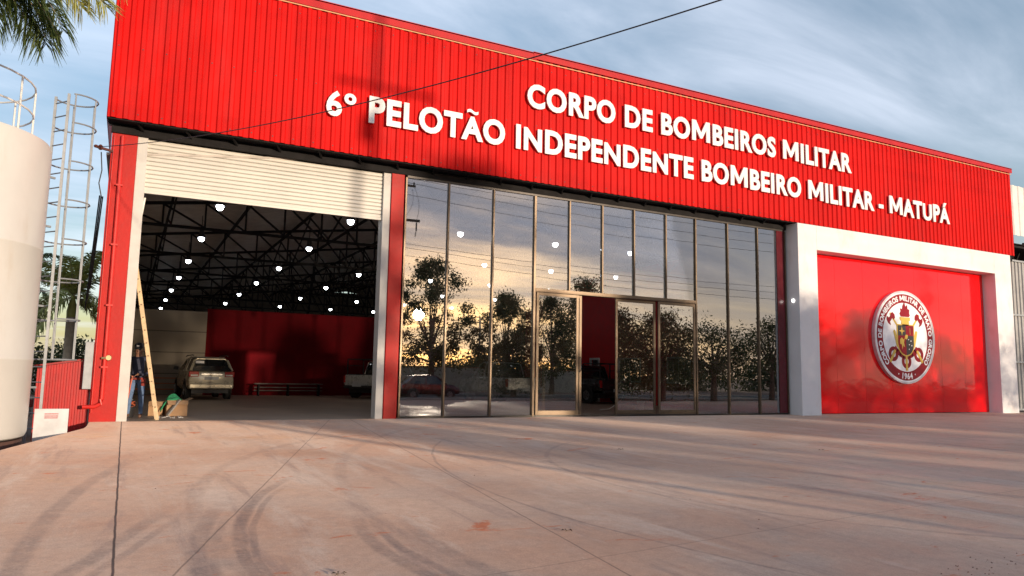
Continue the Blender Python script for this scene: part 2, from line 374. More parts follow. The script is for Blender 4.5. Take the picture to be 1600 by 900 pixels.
# corrugated fascia: trapezoid ribs every 0.25 m
c = MB(); prof = []; x = X0
while x < X1-.05:
    for dx, dy in ((0,0),(.055,0),(.085,-.036),(.165,-.036),(.195,0)): prof.append((x+dx, FY+dy))
    x += .25
prof.append((X1, FY))
n = len(prof); vs = [(px, py, ZB) for px, py in prof] + [(px, py, ZT) for px, py in prof]
vs += [(px, py+.012, ZB) for px, py in prof] + [(px, py+.012, ZT) for px, py in prof]
c.add(vs, [(i, i+1, n+i+1, n+i) for i in range(n-1)] + [(2*n+i, 3*n+i, 3*n+i+1, 2*n+i+1) for i in range(n-1)] + [(i, 2*n+i, 2*n+i+1, i+1) for i in range(n-1)])
c.box(X0-.004, X0+.01, FY, 3.0, ZB, ZT); c.box(X1-.01, X1+.004, FY, 3.0, ZB, ZT)
c.build('fascia_cladding', RED_SHEET, B_)
c = MB(); c.box(X0-.03, 10.3, FY-.075, .9, ZT-.02, ZT+.035); c.box(X0-.03, 10.3, FY-.075, FY-.06, ZT-.20, ZT+.02)
c.box(10.2, X1+.04, FY-.085, .9, ZT+.0, ZT+.055); c.box(10.2, X1+.04, FY-.085, FY-.07, ZT-.17, ZT+.04)
c.build('roof_flashing', RED_CAP, B_, bevel=.006)
c = MB(); c.box(X0, X1, FY-.055, FY-.04, ZT-.235, ZT-.205); c.build('flashing_lip', mat('sunlit_edge', (.62,.30,.13), .5), B_)  # ledge coloured orange to stand for low sun catching it
c = MB()   # screws near the lower hem of the sheets
x = X0+.125
while x < X1-.3:
    for z in (ZB+.13, ZB+1.7, ZT-.45): c.lathe([(.014,0),(.014,-.012)], (x, FY-.036, z), 6, 'y')
    x += .5
tag(c.build('sheet_screws', DARKMETAL, B_), kind='stuff')
# black steel behind the fascia hem
c = MB(); c.box(X0+.02, X1, FY+.03, FY+.09, ZB-.03, ZB+.12); c.box(X0+.1, 21.1, -.06, .04, ZB-.22, ZB-.05); c.box(-.1, 6.1, FY+.10, -.08, ZB+.10, ZB+.12); c.box(6.5, 21.1, FY+.10, -.08, ZB+.05, ZB+.07)
x = X0+.6
while x < 21: c.bar((x, FY+.06, ZB+.02), (x+.18, .0, ZB-.12), .045); x += 1.05
c.build('hem_beam', STEEL, B_)
c = MB(); c.box(X0+.03, X1-.03, .06, .16, ZB-.02, ZT); c.box(X0+.03,X1-.03,-.4,.06,ZT-.3,ZT-.28); c.build('parapet_wall', ROOFIN, B_)
c = MB(); c.box(X0+.02, 34.5, FY+.09, .055, ZB-.004, ZB+.02); c.box(-.1, 21.1, .20, .28, 6.64, ZB-.01); c.box(-.66,21.1,.05,.12,6.70,ZB-.01); c.build('dark_soffit_fill', STEEL, B_)  # added black boards stand in for the shade under the fascia
# walls of the hall
c = MB(); c.box(-.62, -.50, .3, 46, -.4, 6.3); c.build('side_wall', BLOCK, B_)
c = MB(); c.box(34.5, 34.62, .02, 46, -.4, 6.9); c.build('side_wall', BLOCK, B_)
c = MB(); c.box(-.5, 34.5, 45.9, 46, 0, 8.2); c.build('end_wall', BLOCK, B_)
c = MB()
for (xa, za, xb, zb) in ((-.75, 6.15, 17, 8.35), (17, 8.35, 34.7, 6.15)):
    c.add([(xa,.1,za),(xb,.1,zb),(xb,46.1,zb),(xa,46.1,za),(xa,.1,za+.05),(xb,.1,zb+.05),(xb,46.1,zb+.05),(xa,46.1,za+.05)], [(3,2,1,0),(4,5,6,7),(0,1,5,4),(1,2,6,5),(2,3,7,6),(3,0,4,7)])
c.build('roof', ROOFIN, B_)
c = MB(); c.box(-.5, 3.35, 19.5, 19.62, 0, 4.0); c.build('back_partition', BLOCK, B_)
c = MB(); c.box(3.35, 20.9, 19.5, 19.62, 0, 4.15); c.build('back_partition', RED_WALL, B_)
# office partition running back at X=20.9 with openings
def wall_x(mb, X, th, y0, y1, z0, z1, ops):
    ys = y0
    for a0, a1, b0, b1 in sorted(ops):
        mb.box(X, X+th, ys, a0, z0, z1)
        if b0 > z0: mb.box(X, X+th, a0, a1, z0, b0)
        mb.box(X, X+th, a0, a1, b1, z1); ys = a1
    mb.box(X, X+th, ys, y1, z0, z1)
ops = [(.22,1.6,1.02,2.16), (2.3,3.3,0,2.2), (4.95,6.45,1.0,2.1), (8.35,10.0,1.0,2.1), (11.7,12.5,0,2.12)]
c = MB(); wall_x(c, 20.9, .14, .06, 19.5, 0, 6.3, ops); c.build('office_partition', mat('lightened_red_wall', (.52, .010, .014), .6, var=.1), B_)  # lighter copy of the hall red, makes up for weak light indoors
WF = mat('white_window_frame', (.62,.62,.62), .4)
ROOM = mat('pale_room_paint', (.45,.47,.48), .7)
c = MB(); c.box(23.2, 23.3, .1, 19.5, 0, 4.2); c.box(21.04, 23.2, .1, 19.5, 4.1, 4.2); c.build('corridor_wall', ROOM, B_)
for (a0, a1, b0, b1) in ops:
    if b0 > 0:
        f = MB(); w = .05
        f.box(20.86,20.93,a0-.02,a0+w,b0-.02,b1+.02); f.box(20.86,20.93,a1-w,a1+.02,b0-.02,b1+.02); f.box(20.86,20.93,a0+w,a1-w,b0-.02,b0+w); f.box(20.86,20.93,a0+w,a1-w,b1-w,b1+.02)
        for k in (1,2,3): ym = a0+(a1-a0)*k/4; f.box(20.875,20.915,ym-.012,ym+.012,b0+w,b1-w)
        fo = f.build('office_window', WF, B_)
        q = MB(); q.box(20.89,20.90,a0+w,a1-w,b0+w,b1-w); o = q.build('pane', CARGLASS, None); o.parent = fo; o.location = -world_loc(B_)
        o.location = (-17+0, 0, 0) if False else o.location
    else:
        f = MB(); w = .07
        f.box(20.85,20.94,a0-.03,a0+w,0,b1+.03); f.box(20.85,20.94,a1-w,a1+.03,0,b1+.03); f.box(20.85,20.94,a0+w,a1-w,b1-w,b1+.03)
        fo = f.build('office_door', WF, B_)
        if a0 < 5:
            q = MB(); q.box(20.88,20.92,a0+w,a1-w,.01,b1-w); o = q.build('door_leaf', ROOM, None); o.parent = fo; o.location = -world_loc(B_)
# the panes and leaves above were given world vertices: cancel the building's offset (fo sits at the building's origin)
# red columns
def box_part(name, m, b, bevel=.012, parent=B_): mb = MB(); mb.box(*b); return mb.build(name, m, parent, bevel=bevel)
box_part('column', RED_COL, (-.66,-.12,.0,.5,-.45,6.80)); box_part('column', RED_COL, (6.13,6.50,-.02,.4,-.1,6.80))
box_part('column', RED_COL, (20.70,20.895,.12,.5,0,6.6)); 
box_part('door_jamb', GREY_JAMB, (-.118,.10,.03,.4,-.02,6.70), .008); box_part('door_jamb', GREY_JAMB, (5.92,6.128,.03,.4,-.02,6.70), .008)
# roller shutter
SH = MB(); prof = []; z = 5.40; k = 0
while z < 6.62:
    for a_ in (0,.2,.5,.8): prof.append((.135 - .022*math.sin(math.pi*(.15+.8*a_)), z + .088*a_/.8))
    prof += [(.165, z+.089), (.165, z+.1045)]; z += .105
prof.append((.15, z)); n = len(prof)
SH.add([(.08, y, z_) for y, z_ in prof] + [(5.94, y, z_) for y, z_ in prof], [(i, i+1, n+i+1, n+i) for i in range(n-1)])
SH.box(.09, 5.93, .10, .17, 5.34, 5.40)
sh = SH.build('roller_shutter', CREAM, B_, smooth=False)
c = MB(); c.lathe([(.20,.06),(.20,5.96)], (0,.48,6.62), 20, 'x'); c.build('shutter_drum', CREAM, B_, smooth=True)
c = MB(); c.bar((.13,.22,5.25), (-.03,.30,3.75), .035, .012); c.build('hoist_chain', mat('pale_chain', (.7,.68,.62), .5), B_)
# conduit, valve and box on the left column
c = MB(); c.tube([(-.43,-.05,6.6),(-.43,-.05,.50),(-.45,-.05,.40),(-.55,-.05,.34),(-.80,-.07,.33)], .045, 10); c.tube([(-.60,-.03,6.6),(-.62,-.03,.2)], .018, 6)
for z in (1.2,2.6,4.0,5.4): c.box(-.50,-.36,-.10,0,z,z+.04)
c.build('downpipe', mat('red_pipe_paint', (.55,.02,.014), .35), B_, smooth=True)
c = MB(); c.lathe([(.0,-.02),(.055,-.02),(.07,.02),(.05,.06),(.0,.06)], (-.36,-.11,1.43), 12, 'y'); c.tube([(-.50,-.07,1.42),(-.30,-.10,1.43)], .028, 8); c.build('brass_valve', mat('brass', (.5,.36,.2), .4, metal=.6), B_, smooth=True)
c = MB(); c.box(-.84,-.665,.02,.3,.72,1.78); c.build('meter_box', GALV, B_, bevel=.01)
c = MB(); c.bar((-.95,-.30,6.20), (-.62,-.05,6.20), .05); c.lathe([(.03,0),(.05,.03),(.03,.06),(.05,.09),(.02,.12)], (-.86,-.28,6.14), 10); c.lathe([(.03,0),(.05,.03),(.03,.06)], (-.95,-.32,6.17), 10)
c.build('insulator_bracket', mat('brown_porcelain', (.12,.04,.03), .3), B_, smooth=True)
c = MB()
for k in range(3):
    pts = []
    for i in range(15):
        u = i/14; pts.append((-.74-.10*math.sin(math.pi*u)-.03*k, -.12-.04*k, 5.1 - (2.0+.25*k)*math.sin(math.pi*u) - .7*u*(1-u) + .0))
    c.tube(pts, .014, 6)
c.tube([(-.84,-.25,6.1),(-.80,-.15,5.7),(-.84,-.12,5.4),(-.76,-.12,5.05)], .012, 6)
c.build('cable_loops', BLACKP, B_)

# ---- glazed front
def vbar(name, x, z0, z1, w=.055, m=BRONZE, y0=-.05, y1=.09): box_part(name, m, (x-w/2, x+w/2, y0, y1, z0, z1), .004)
FULL = [6.55, 7.83, 9.25, 10.64, 16.86, 18.29, 19.70, 21.05]; ZG0, ZG1, ZTR = .02, 6.60, 3.74
for x in FULL: vbar('mullion', x, ZG0, ZG1, .075 if x == 10.64 else .05)
for x in (11.86, 13.07, 14.30, 15.59): vbar('mullion', x, ZTR+.06, ZG1, .05)
c = MB(); c.box(6.58, 21.02, -.03, .07, ZG0-.02, ZG0+.035); c.build('sill', DKFRAME, B_)
c = MB(); c.box(6.58, 21.02, -.03, .07, ZG1, ZG1+.06); c.build('head_rail', DKFRAME, B_)
c = MB(); c.box(10.68, 16.84, -.06, .10, ZTR-.05, ZTR+.06); c.box(10.68,16.84,-.075,-.06,ZTR-.035,ZTR-.005); c.build('transom', BRONZE, B_, bevel=.004)
box_part('added_end_panel', mat('dark_red_stand_in', (.10,.008,.014), .18), (20.66, 21.03, -.012, .008, ZG0+.04, ZG1), 0)  # added dark red panel, replaces the grey portal reflection at the glass end
def pane(xa, xb, z0, z1):
    a_, b2 = random.uniform(-.0022,.0022), random.uniform(-.005,.005); c = MB(); y0, y1 = .010, .018; vs = []
    for yy in (y0, y1):
        for x_, z_ in ((xa,z0),(xb,z0),(xb,z1),(xa,z1)): vs.append((x_, yy + a_*(1 if x_ == xb else -1) + b2*(1 if z_ == z1 else -1), z_))
    c.add(vs, [(0,1,2,3),(7,6,5,4),(0,4,5,1),(1,5,6,2),(2,6,7,3),(3,7,4,0)]); return c.build('window_pane', GLASS, B_)
for i, (xa, xb) in enumerate(zip(FULL[:-1], FULL[1:])):
    if abs(xa-10.64) < .01: continue
    pane(xa+.03, xb-.03, ZG0+.04, ZG1)
up_x = [10.64, 11.86, 13.07, 14.30, 15.59, 16.86]
for xa, xb in zip(up_x[:-1], up_x[1:]): pane(xa+.03, xb-.03, ZTR+.06, ZG1)
def leaf(xa, xb, y, handle=None):
    c = MB(); w = .085; z0, z1 = .06, ZTR-.06
    c.box(xa, xa+w, y, y+.045, z0, z1); c.box(xb-w, xb, y, y+.045, z0, z1); c.box(xa+w, xb-w, y+.001, y+.044, z0, z0+.13); c.box(xa+w, xb-w, y+.001, y+.044, z1-.09, z1)
    d = c.build('sliding_door', BRONZE, B_, bevel=.004)
    q = MB(); q.box(xa+w, xb-w, y+.018, y+.026, z0+.13, z1-.09); o = q.build('pane', GLASS_DOOR, None); o.parent = d; o.location = -world_loc(B_)
    if handle:
        q = MB(); q.tube([(handle,y-.01,1.35),(handle,y-.06,1.40),(handle,y-.06,1.75),(handle,y-.01,1.80)], .014, 8); o = q.build('handle', BLACKP, None, smooth=True); o.parent = d; o.location = -world_loc(B_)
leaf(10.72, 12.20, -.045, None); leaf(11.0, 12.36, .035, 12.30); leaf(13.62, 15.20, .035, 13.70); leaf(15.24, 16.80, -.045, None)

# ---- white portal and red panel
c = MB(); pf, pb = -.56, .10
c.box(21.14, 22.10, pf, pb, -.05, 6.86); c.box(33.08, 34.28, pf, pb, -.05, 6.86); c.box(22.10, 33.08, pf, pb, 5.95, 6.86)
c.build('portal_frame', WHITE_PLASTER, B_, bevel=.012)
xs = [22.10 + (33.08-22.10)*i/7 for i in range(8)]
for i in range(7):
    c = MB(); c.box(xs[i]+.004, xs[i+1]-.004, .0, .03, .02, 5.948); c.build('red_panel', PANEL, B_)
c = MB(); c.box(22.1, 33.08, .04, .06, 0, 5.95); c.build('panel_backing', STEEL, B_)
c = MB(); c.lathe([(.0,-.02),(.05,-.02),(.06,0),(.0,.0)], (21.13,-.28,4.05), 12, 'x'); c.build('wall_light', mat('small_lit_lamp', (.9,.9,.9), .4, emit=((1,.97,.9), 3)), B_)

# ---- roof trusses
def top_z(x): return 5.95 + (x+.5)*.125 if x <= 17 else 5.95 + (34.5-x)*.125
def make_truss(y):
    c = MB(); zb = 5.43; n = 30; st = 35/n
    for i in range(n):
        xa, xb = -.5+st*i, -.5+st*(i+1)
        if xb > 24: break
        c.bar((xa,y,zb), (xb,y,zb), .09, .08); c.bar((xa,y,top_z(xa)), (xb,y,top_z(xb)), .09, .09)
        c.bar((xa,y,zb+.03), (xa,y,top_z(xa)-.03), .055); c.bar((xa,y,top_z(xa)-.03), (xb,y,zb+.03), .055)
    return c
t0 = make_truss(0).build('truss', STEEL, B_); t0.location = (0, 4.7, 0); 
ty = [4.7+5.75*k for k in range(7)]
for y in ty[1:]:
    o = t0.copy(); COL.objects.link(o); o.parent = B_; o.location = (0, y, 0)
c = MB(); c.bar((6.5,.42,6.16),(21,.42,6.16),.07); x = 6.5
while x < 20.5: c.bar((x,.42,6.16),(x+.55,.42,6.85),.06); c.bar((x+.55,.42,6.85),(x+1.1,.42,6.16),.06); x += 1.1
c.build('lintel_truss', STEEL, B_)
for i in range(11):      # bracing members running front to back between the trusses
    x = .9+2.33*i
    c = MB(); c.bar((x,.2,top_z(x)+.09), (x,45,top_z(x)+.09), .06, .10)
    for k in range(6):
        ya, yb = ty[k], ty[k+1]; ym = (ya+yb)/2
        if i % 2 == 0: c.bar((x,ya,5.5), (x,ym,top_z(x)), .045); c.bar((x,ym,top_z(x)), (x,yb,5.5), .045)
    if i % 2 == 0: c.bar((x,.3,top_z(x)), (x,4.7,5.5), .045)
    c.build('purlin', STEEL, B_)

# ================================================================ LAMPS
LX = [1.9,5.37,8.75,12.1,15.1,18.3]; LY = [1.25,6.65,12.4,18.4,24.7,31.2,38.3]
ordw = ['first','second','third','fourth','fifth','sixth']; roww = ['nearest row','second row back','third row back','fourth row back','fifth row back','sixth row back','farthest row']
L0 = None
for j, y in enumerate(LY):
    for i, x in enumerate(LX):
        if L0 is None:
            L0 = empty('high_bay_lamp', (x,y,5.5), '', 'lamp')
            c = MB(); c.lathe([(.03,.30),(.07,.29),(.08,.14),(.125,.06),(.13,.02),(.115,.02)], n=16); c.build('housing', DARKMETAL, L0, smooth=True, world=False)
            c = MB(); c.lathe([(.001,-.11),(.045,-.10),(.08,-.065),(.095,-.015),(.085,.04)], n=16, close=False); c.build('diffuser', mat('lit_diffuser', (.9,.9,.9), .4, emit=((.92,.96,1), 13.0)), L0, smooth=True, world=False)
            c = MB(); c.tube([(0,0,.33),(0,0,.75)], .012, 6); c.build('hanging_rod', STEEL, L0, world=False)
            o = L0
        else: o = copy_tree(L0)
        o.location = (x, y, 5.46)
        tag(o, 'lit white high bay lamp under the dark roof, %s, %s from the left' % (roww[j], ordw[i]), 'lamp', 'high bay lamps under the hall roof')

# ================================================================ LETTERING
def glyph(ch, off=.022, ext=.05, align='LEFT'):
    cu = bpy.data.curves.new('glyph', 'FONT'); cu.body = ch; cu.size = 1; cu.offset = off; cu.extrude = ext; cu.resolution_u = 4; cu.align_x = align
    cu.bevel_depth = 0
    o = bpy.data.objects.new('glyph', cu); COL.objects.link(o); dg = bpy.context.evaluated_depsgraph_get(); dg.update()
    me = bpy.data.meshes.new_from_object(o.evaluated_get(dg)); bpy.data.objects.remove(o); bpy.data.curves.remove(cu); return me
def xr(me): xs_ = [v.co.x for v in me.vertices]; return (min(xs_), max(xs_)) if xs_ else (0, 0)
def m_glyph():
    h, w, s_, o_ = .727, .90, .185, .05
    pts = [(0,0),(0,h),(.20,h),(w/2,h*.42),(w-.20,h),(w,h),(w,0),(w-s_,0),(w-s_,h*.60),(w/2+.05,h*.14),(w/2-.05,h*.14),(s_,h*.60),(s_,0)]
    me = bpy.data.meshes.new('m'); n_ = len(pts)
    me.from_pydata([(x_+o_, y_, z_) for z_ in (-.5,.5) for x_, y_ in pts], [], [tuple(range(n_)), tuple(range(n_,2*n_))]+[(i,(i+1)%n_,(i+1)%n_+n_,i+n_) for i in range(n_)])
    bm = bmesh.new(); bm.from_mesh(me); bmesh.ops.triangulate(bm, faces=[f for f in bm.faces if len(f.verts) > 4]); bm.to_mesh(me); bm.free()
    return me
def tilde_a(off):
    me = glyph('A', off, .5); b_ = [v.co.x for v in me.vertices]; cx = (min(b_)+max(b_))/2
    vs = [tuple(v.co) for v in me.vertices]; fs = [tuple(p.vertices) for p in me.polygons]; n_ = 13
    top, bot = [], []
    for k in range(n_):
        u = k/(n_-1); x_ = cx-.20+.40*u; y_ = .875+.038*math.sin(2*math.pi*u); top.append((x_, y_+.045)); bot.append((x_, y_-.045))
    pts = top+bot[::-1]; o_ = len(vs); m_ = len(pts)
    vs += [(a_, b2, z_) for z_ in (-.5,.5) for a_, b2 in pts]
    for k in range(n_-1):
        for z_ in (0, m_): fs.append((o_+z_+k, o_+z_+k+1, o_+z_+m_-2-k, o_+z_+m_-1-k))
    fs += [(o_+i, o_+(i+1) % m_, o_+(i+1) % m_+m_, o_+i+m_) for i in range(m_)]
    r_ = bpy.data.meshes.new('ta'); r_.from_pydata(vs, [], fs); return r_
_adv = {'M': 1.0}
def adv(ch):
    if ch not in _adv:
        a_ = xr(glyph('H'+ch+'H', 0)); b2 = xr(glyph('HH', 0)); _adv[ch] = (a_[1]-a_[0])-(b2[1]-b2[0])
    return _adv[ch]
_gl = {}
def line_of_letters(text, x0, x1, zb, cap, y, name, label):
    root = empty(name, ((x0+x1)/2, y, zb), label, 'sign lettering', 'raised white lettering on the red fascia')
    tr = .05; pos = []; x = 0
    for ch in text: pos.append(x); x += adv(ch) + tr
    tot = x - tr; H = glyph('H', 0); capn = max(v.co.y for v in H.vertices); sx_ = (x1-x0)/tot; sz_ = cap/capn
    for ch, p_ in zip(text, pos):
        if ch == ' ': continue
        key = (ch, name)
        if key not in _gl:
            me = m_glyph() if ch == 'M' else glyph(ch, .024, .5) if ch in '6º' else tilde_a(.038) if ch == 'Ã' else glyph(ch, .038, .5); me.materials.clear(); me.materials.append(WHITE_LETTER); me.name = 'letter'
            th = .045
            for v in me.vertices: xx, yy, zz = v.co; v.co = (xx*sx_, -zz*th, yy*sz_)
            bm = bmesh.new(); bm.from_mesh(me); bmesh.ops.recalc_face_normals(bm, faces=bm.faces); bm.to_mesh(me); bm.free(); _gl[key] = me
        o = bpy.data.objects.new('letter', _gl[key]); COL.objects.link(o); o.parent = root; o.location = (x0 + p_*sx_ - root.location.x, 0, 0)
    return root
line_of_letters('CORPO DE BOMBEIROS MILITAR', 9.98, 24.0, 9.12, .66, FY-.10, 'sign_lettering', 'upper row of raised white letters on the red fascia reading CORPO DE BOMBEIROS MILITAR')
line_of_letters('6º PELOTÃO INDEPENDENTE BOMBEIRO MILITAR - MATUPÁ', 4.10, 29.95, 7.80, .62, FY-.10, 'sign_lettering', 'lower row of raised white letters reading 6º PELOTÃO INDEPENDENTE BOMBEIRO MILITAR - MATUPÁ')

# ================================================================ EMBLEM
EC = Vector((27.5, -.02, 3.0)); ER = 1.84
E_ = empty('emblem_sign', EC, 'round white and red fire brigade emblem mounted on the glossy red panel', 'emblem')
ERED = mat('emblem_red', (.26,.004,.014), .4, spec=.2); EWH = mat('emblem_white', (.86,.87,.93), .4, spec=.2); EYE = mat('emblem_yellow', (.62,.42,.06), .35); EBK = mat('emblem_black', (.02,.018,.02), .35); ERIM = mat('emblem_rim', (.62,.60,.64), .3, metal=.3)
def EP(u, v): return (EC.x + u*ER, EC.z + v*ER)
def layer(d): return EC.y - .12 - .005*d
def disc(r1, r0_, yf, yb, n=96):
    c = MB()
    if r0_ == 0:
        c.prism([EP(r1*math.cos(2*math.pi*k/n), r1*math.sin(2*math.pi*k/n)) for k in range(n)], yf, yb)
    else:
        vs = []
        for k in range(n):
            a_ = 2*math.pi*k/n
            for rr, yy in ((r1,yf),(r0_,yf),(r0_,yb),(r1,yb)): x_, z_ = EP(rr*math.cos(a_), rr*math.sin(a_)); vs.append((x_, yy, z_))
        c.add(vs, [(4*k+j, 4*k+(j+1) % 4, 4*((k+1) % n)+(j+1) % 4, 4*((k+1) % n)+j) for k in range(n) for j in range(4)])
    return c
disc(1, 0, layer(0), EC.y+.0).build('backing_disc', EWH, E_)
disc(1.003, .965, layer(1.5), EC.y+.01).build('rim', ERIM, E_)
disc(.935, .745, layer(1), layer(0)+.002).build('red_ring', ERED, E_)
lt = []
def arc_text(text, r_base, a0, a1, size, flip=False):
    ws = [adv(ch)+.12 for ch in text]; tot = sum(ws); x = 0; H = glyph('H', 0); capn = max(v.co.y for v in H.vertices)
    vs_all = MB()
    for ch, w in zip(text, ws):
        t_ = (x + (w-.12)/2)/tot; x += w
        if ch == ' ': continue
        ang = a0 + (a1-a0)*t_; me = m_glyph() if ch == 'M' else glyph(ch, .035, .5); k = size/capn
        mn, mx_ = xr(me); cx = (mn+mx_)/2
        rad = Vector((math.cos(ang), math.sin(ang))); tan = Vector((math.sin(ang), -math.cos(ang)))
        if flip: rad = -rad; tan = -tan
        base = Vector((math.cos(ang), math.sin(ang)))*(r_base if not flip else r_base)
        pts = []
        for v in me.vertices:
            q = base + tan*((v.co.x-cx)*k) + rad*(v.co.y*k); x_, z_ = EP(q.x, q.y); pts.append((x_, layer(1) - .004 - .006*(v.co.z+.5), z_))
        vs_all.add(pts, [tuple(p.vertices) for p in me.polygons])
    return vs_all
arc_text('CORPO DE BOMBEIROS MILITAR DE MATO GROSSO', .790, R(224), R(-44), .105).build('ring_lettering', EWH, E_)
arc_text('· 1964 ·', .90, R(249), R(291), .115, flip=True).build('date_lettering', EWH, E_)
def ep(pts, d0, d1): c = MB(); c.prism([EP(u, v) for u, v in pts], layer(d1), layer(d0)); return c
def mir(pts): return [(-u, v) for u, v in pts]
# torch + flame
ep([(-.13,.44),(-.17,.50),(-.13,.56),(-.15,.62),(-.08,.60),(-.06,.68),(0,.76),(.03,.66),(.09,.70),(.10,.62),(.16,.60),(.15,.52),(.17,.47),(.13,.44)], 0, 3).build('flame', ERED, E_)
ep([(-.17,.43),(-.16,.36),(-.12,.35),(-.13,.29),(-.10,.24),(.10,.24),(.13,.29),(.12,.35),(.16,.36),(.17,.43)], 0, 4).build('torch', EYE, E_)
for s in (1,-1):
    h = [(-.50,.48),(-.47,.51),(-.12,.12),(-.16,.09)]; ax = [(-.46,.50),(-.40,.52),(-.34,.47),(-.33,.40),(-.38,.36),(-.42,.40),(-.45,.36),(-.50,.31),(-.47,.24),(-.55,.28),(-.60,.36),(-.59,.43),(-.53,.40),(-.49,.42)]
    if s < 0: h, ax = mir(h), mir(ax)
    ep(h, 0, 2).build('axe_handle', EYE, E_); ep(ax, 0, 3).build('axe_head', ERED, E_)
    nz = [(-.40,.12),(-.36,.15),(-.33,.12),(-.22,-.20),(-.30,-.22)]
    if s < 0: nz = mir(nz)
    ep(nz, 0, 3).build('nozzle', EYE, E_)
# shield quarters
def shield_clip(x0, x1, z0, z1):
    pts = []
    def hw(v): return .26 if v > -.12 else .26*math.sqrt(max(0, 1-((-.12-v)/.27)**2))
    vs_ = [z1 + (z0-z1)*k/14 for k in range(15)]
    if x1 <= 0: return [(0, v) for v in vs_] + [(-hw(v), v) for v in vs_[::-1]]
    return [(0, v) for v in vs_[::-1]] + [(hw(v), v) for v in vs_]
sb = MB(); sb.prism([EP(u*1.10, (v+.05)*1.08-.05) for u, v in ([(-.26,.25),(.26,.25),(.26,-.12)] + [(.26*math.cos(a_), -.12-.27*math.sin(a_)) for a_ in [R(10*k) for k in range(1,18)]] + [(-.26,-.12)])], layer(4), layer(0)); sb.build('shield_border', EYE, E_)
for x0_, x1_, z0_, z1_, m_ in ((-.26,0,.03,.25,EBK),(0,.26,.03,.25,ERED),(-.26,0,-.388,.03,ERED),(0,.26,-.388,.03,EBK)):
    ep(shield_clip(x0_,x1_,z0_,z1_), 3, 5).build('shield_quarter', m_, E_)
star = [(.10*math.cos(R(45*k))*(1 if k % 2 == 0 else .3)-.13, .10*math.sin(R(45*k))*(1 if k % 2 == 0 else .3)+.13) for k in range(8)]
ep(star, 5, 6).build('star', EYE, E_)
ep([(-.20,-.05),(-.14,-.01),(-.09,-.06),(-.05,-.03),(-.08,-.12),(-.05,-.22),(-.10,-.18),(-.14,-.27),(-.15,-.16),(-.21,-.15)], 5, 6).build('griffin_charge', EYE, E_)
ep([(.135,.20),(.145,.20),(.145,.06),(.135,.06)], 5, 6).build('sword_charge', EYE, E_)
c = MB()
for u, v in ((.08,-.05),(.16,-.08),(.10,-.16),(.18,-.18),(.09,-.26)): c.prism([EP(u+.014*math.cos(R(60*k)), v+.014*math.sin(R(60*k))) for k in range(6)], layer(6), layer(5))
c.build('small_stars', EWH, E_)
ep([(-.05,-.03),(-.02,.05),(.05,.05),(.06,.0),(.02,-.05)], 5, 6.5).build('centre_charge', EYE, E_)
# hose loops
def ring2(u, v, r, w, d):
    c = MB(); n = 28; vs = []
    for k in range(n):
        a_ = 2*math.pi*k/n
        for rr, dd in ((r+w,d),(r-w,d),(r-w,0),(r+w,0)): x_, z_ = EP(u+rr*math.cos(a_), v+rr*math.sin(a_)); vs.append((x_, layer(dd), z_))
    c.add(vs, [(4*k+j, 4*k+(j+1) % 4, 4*((k+1) % n)+(j+1) % 4, 4*((k+1) % n)+j) for k in range(n) for j in range(4)]); return c
def strip2(pts, w, d0, d):
    c = MB()
    for (a0, b0), (a1, b1) in zip(pts[:-1], pts[1:]):
        L = math.hypot(a1-a0, b1-b0); nx_, nz_ = -(b1-b0)/L*w, (a1-a0)/L*w; ex, ez = (a1-a0)/L*w*.4, (b1-b0)/L*w*.4
        c.prism([EP(a0+nx_-ex, b0+nz_-ez), EP(a1+nx_+ex, b1+nz_+ez), EP(a1-nx_+ex, b1-nz_+ez), EP(a0-nx_-ex, b0-nz_-ez)], layer(d), layer(d0))
    return c
for u, v in ((-.42,-.37),(.42,-.37),(0,-.52)): ring2(u, v, .115, .042, 2).build('hose_loop', ERED, E_)
strip2([(-.36,-.24),(-.30,-.30),(-.20,-.38),(-.10,-.42),(0,-.43),(.10,-.42),(.20,-.38),(.30,-.30),(.36,-.24)], .045, 0, 2.6).build('hose', ERED, E_)
for pts in ([(-.37,-.30),(-.53,-.53)], [(.37,-.30),(.53,-.53)], [(0,-.42),(0,-.71)]): strip2(pts, .032, 0, 3.4).build('nozzle', EYE, E_)

# ================================================================ NEIGHBOURING SHED
N_ = empty('neighbouring_shed', (38, 0, 0), 'low shed beside the station with white corrugated fascia over a grey ribbed gate', 'building')
def corr(x0, x1, y, z0, z1, pitch, dep, th=.01):
    c = MB(); pr_ = []; x = x0
    while x < x1:
        for f_, d_ in ((0,0),(.3,0),(.4,-dep),(.75,-dep),(.85,0)): pr_.append((x+f_*pitch, y+d_))
        x += pitch
    n = len(pr_); vs = [(a_, b2, z0) for a_, b2 in pr_]+[(a_, b2, z1) for a_, b2 in pr_]+[(a_, b2+th, z0) for a_, b2 in pr_]+[(a_, b2+th, z1) for a_, b2 in pr_]
    c.add(vs, [(i, i+1, n+i+1, n+i) for i in range(n-1)]+[(2*n+i, 3*n+i, 3*n+i+1, 2*n+i+1) for i in range(n-1)]+[(n+i, n+i+1, 3*n+i+1, 3*n+i) for i in range(n-1)]+[(i, 2*n+i, 2*n+i+1, i+1) for i in range(n-1)])
    return c
corr(36.1, 52, .3, 8.12, 10.5, .5, .04).build('white_fascia', mat('white_sheet', (.70,.69,.66), .5, var=.06), N_)
corr(35.0, 52, .8, 0.05, 6.98, .28, .05).build('ribbed_gate', mat('grey_sheet', (.34,.34,.34), .5, metal=.3, var=.08), N_)
c = MB()
for z in (0.03,2.2,4.4,6.98): c.box(35,52,.70,.84,z,z+.08)
c.build('gate_rail', GALV, N_)
c = MB(); c.box(36.2,52,.5,12,7.6,7.7); c.box(36.2,36.4,.5,.7,6.9,8.2); x = 36.3
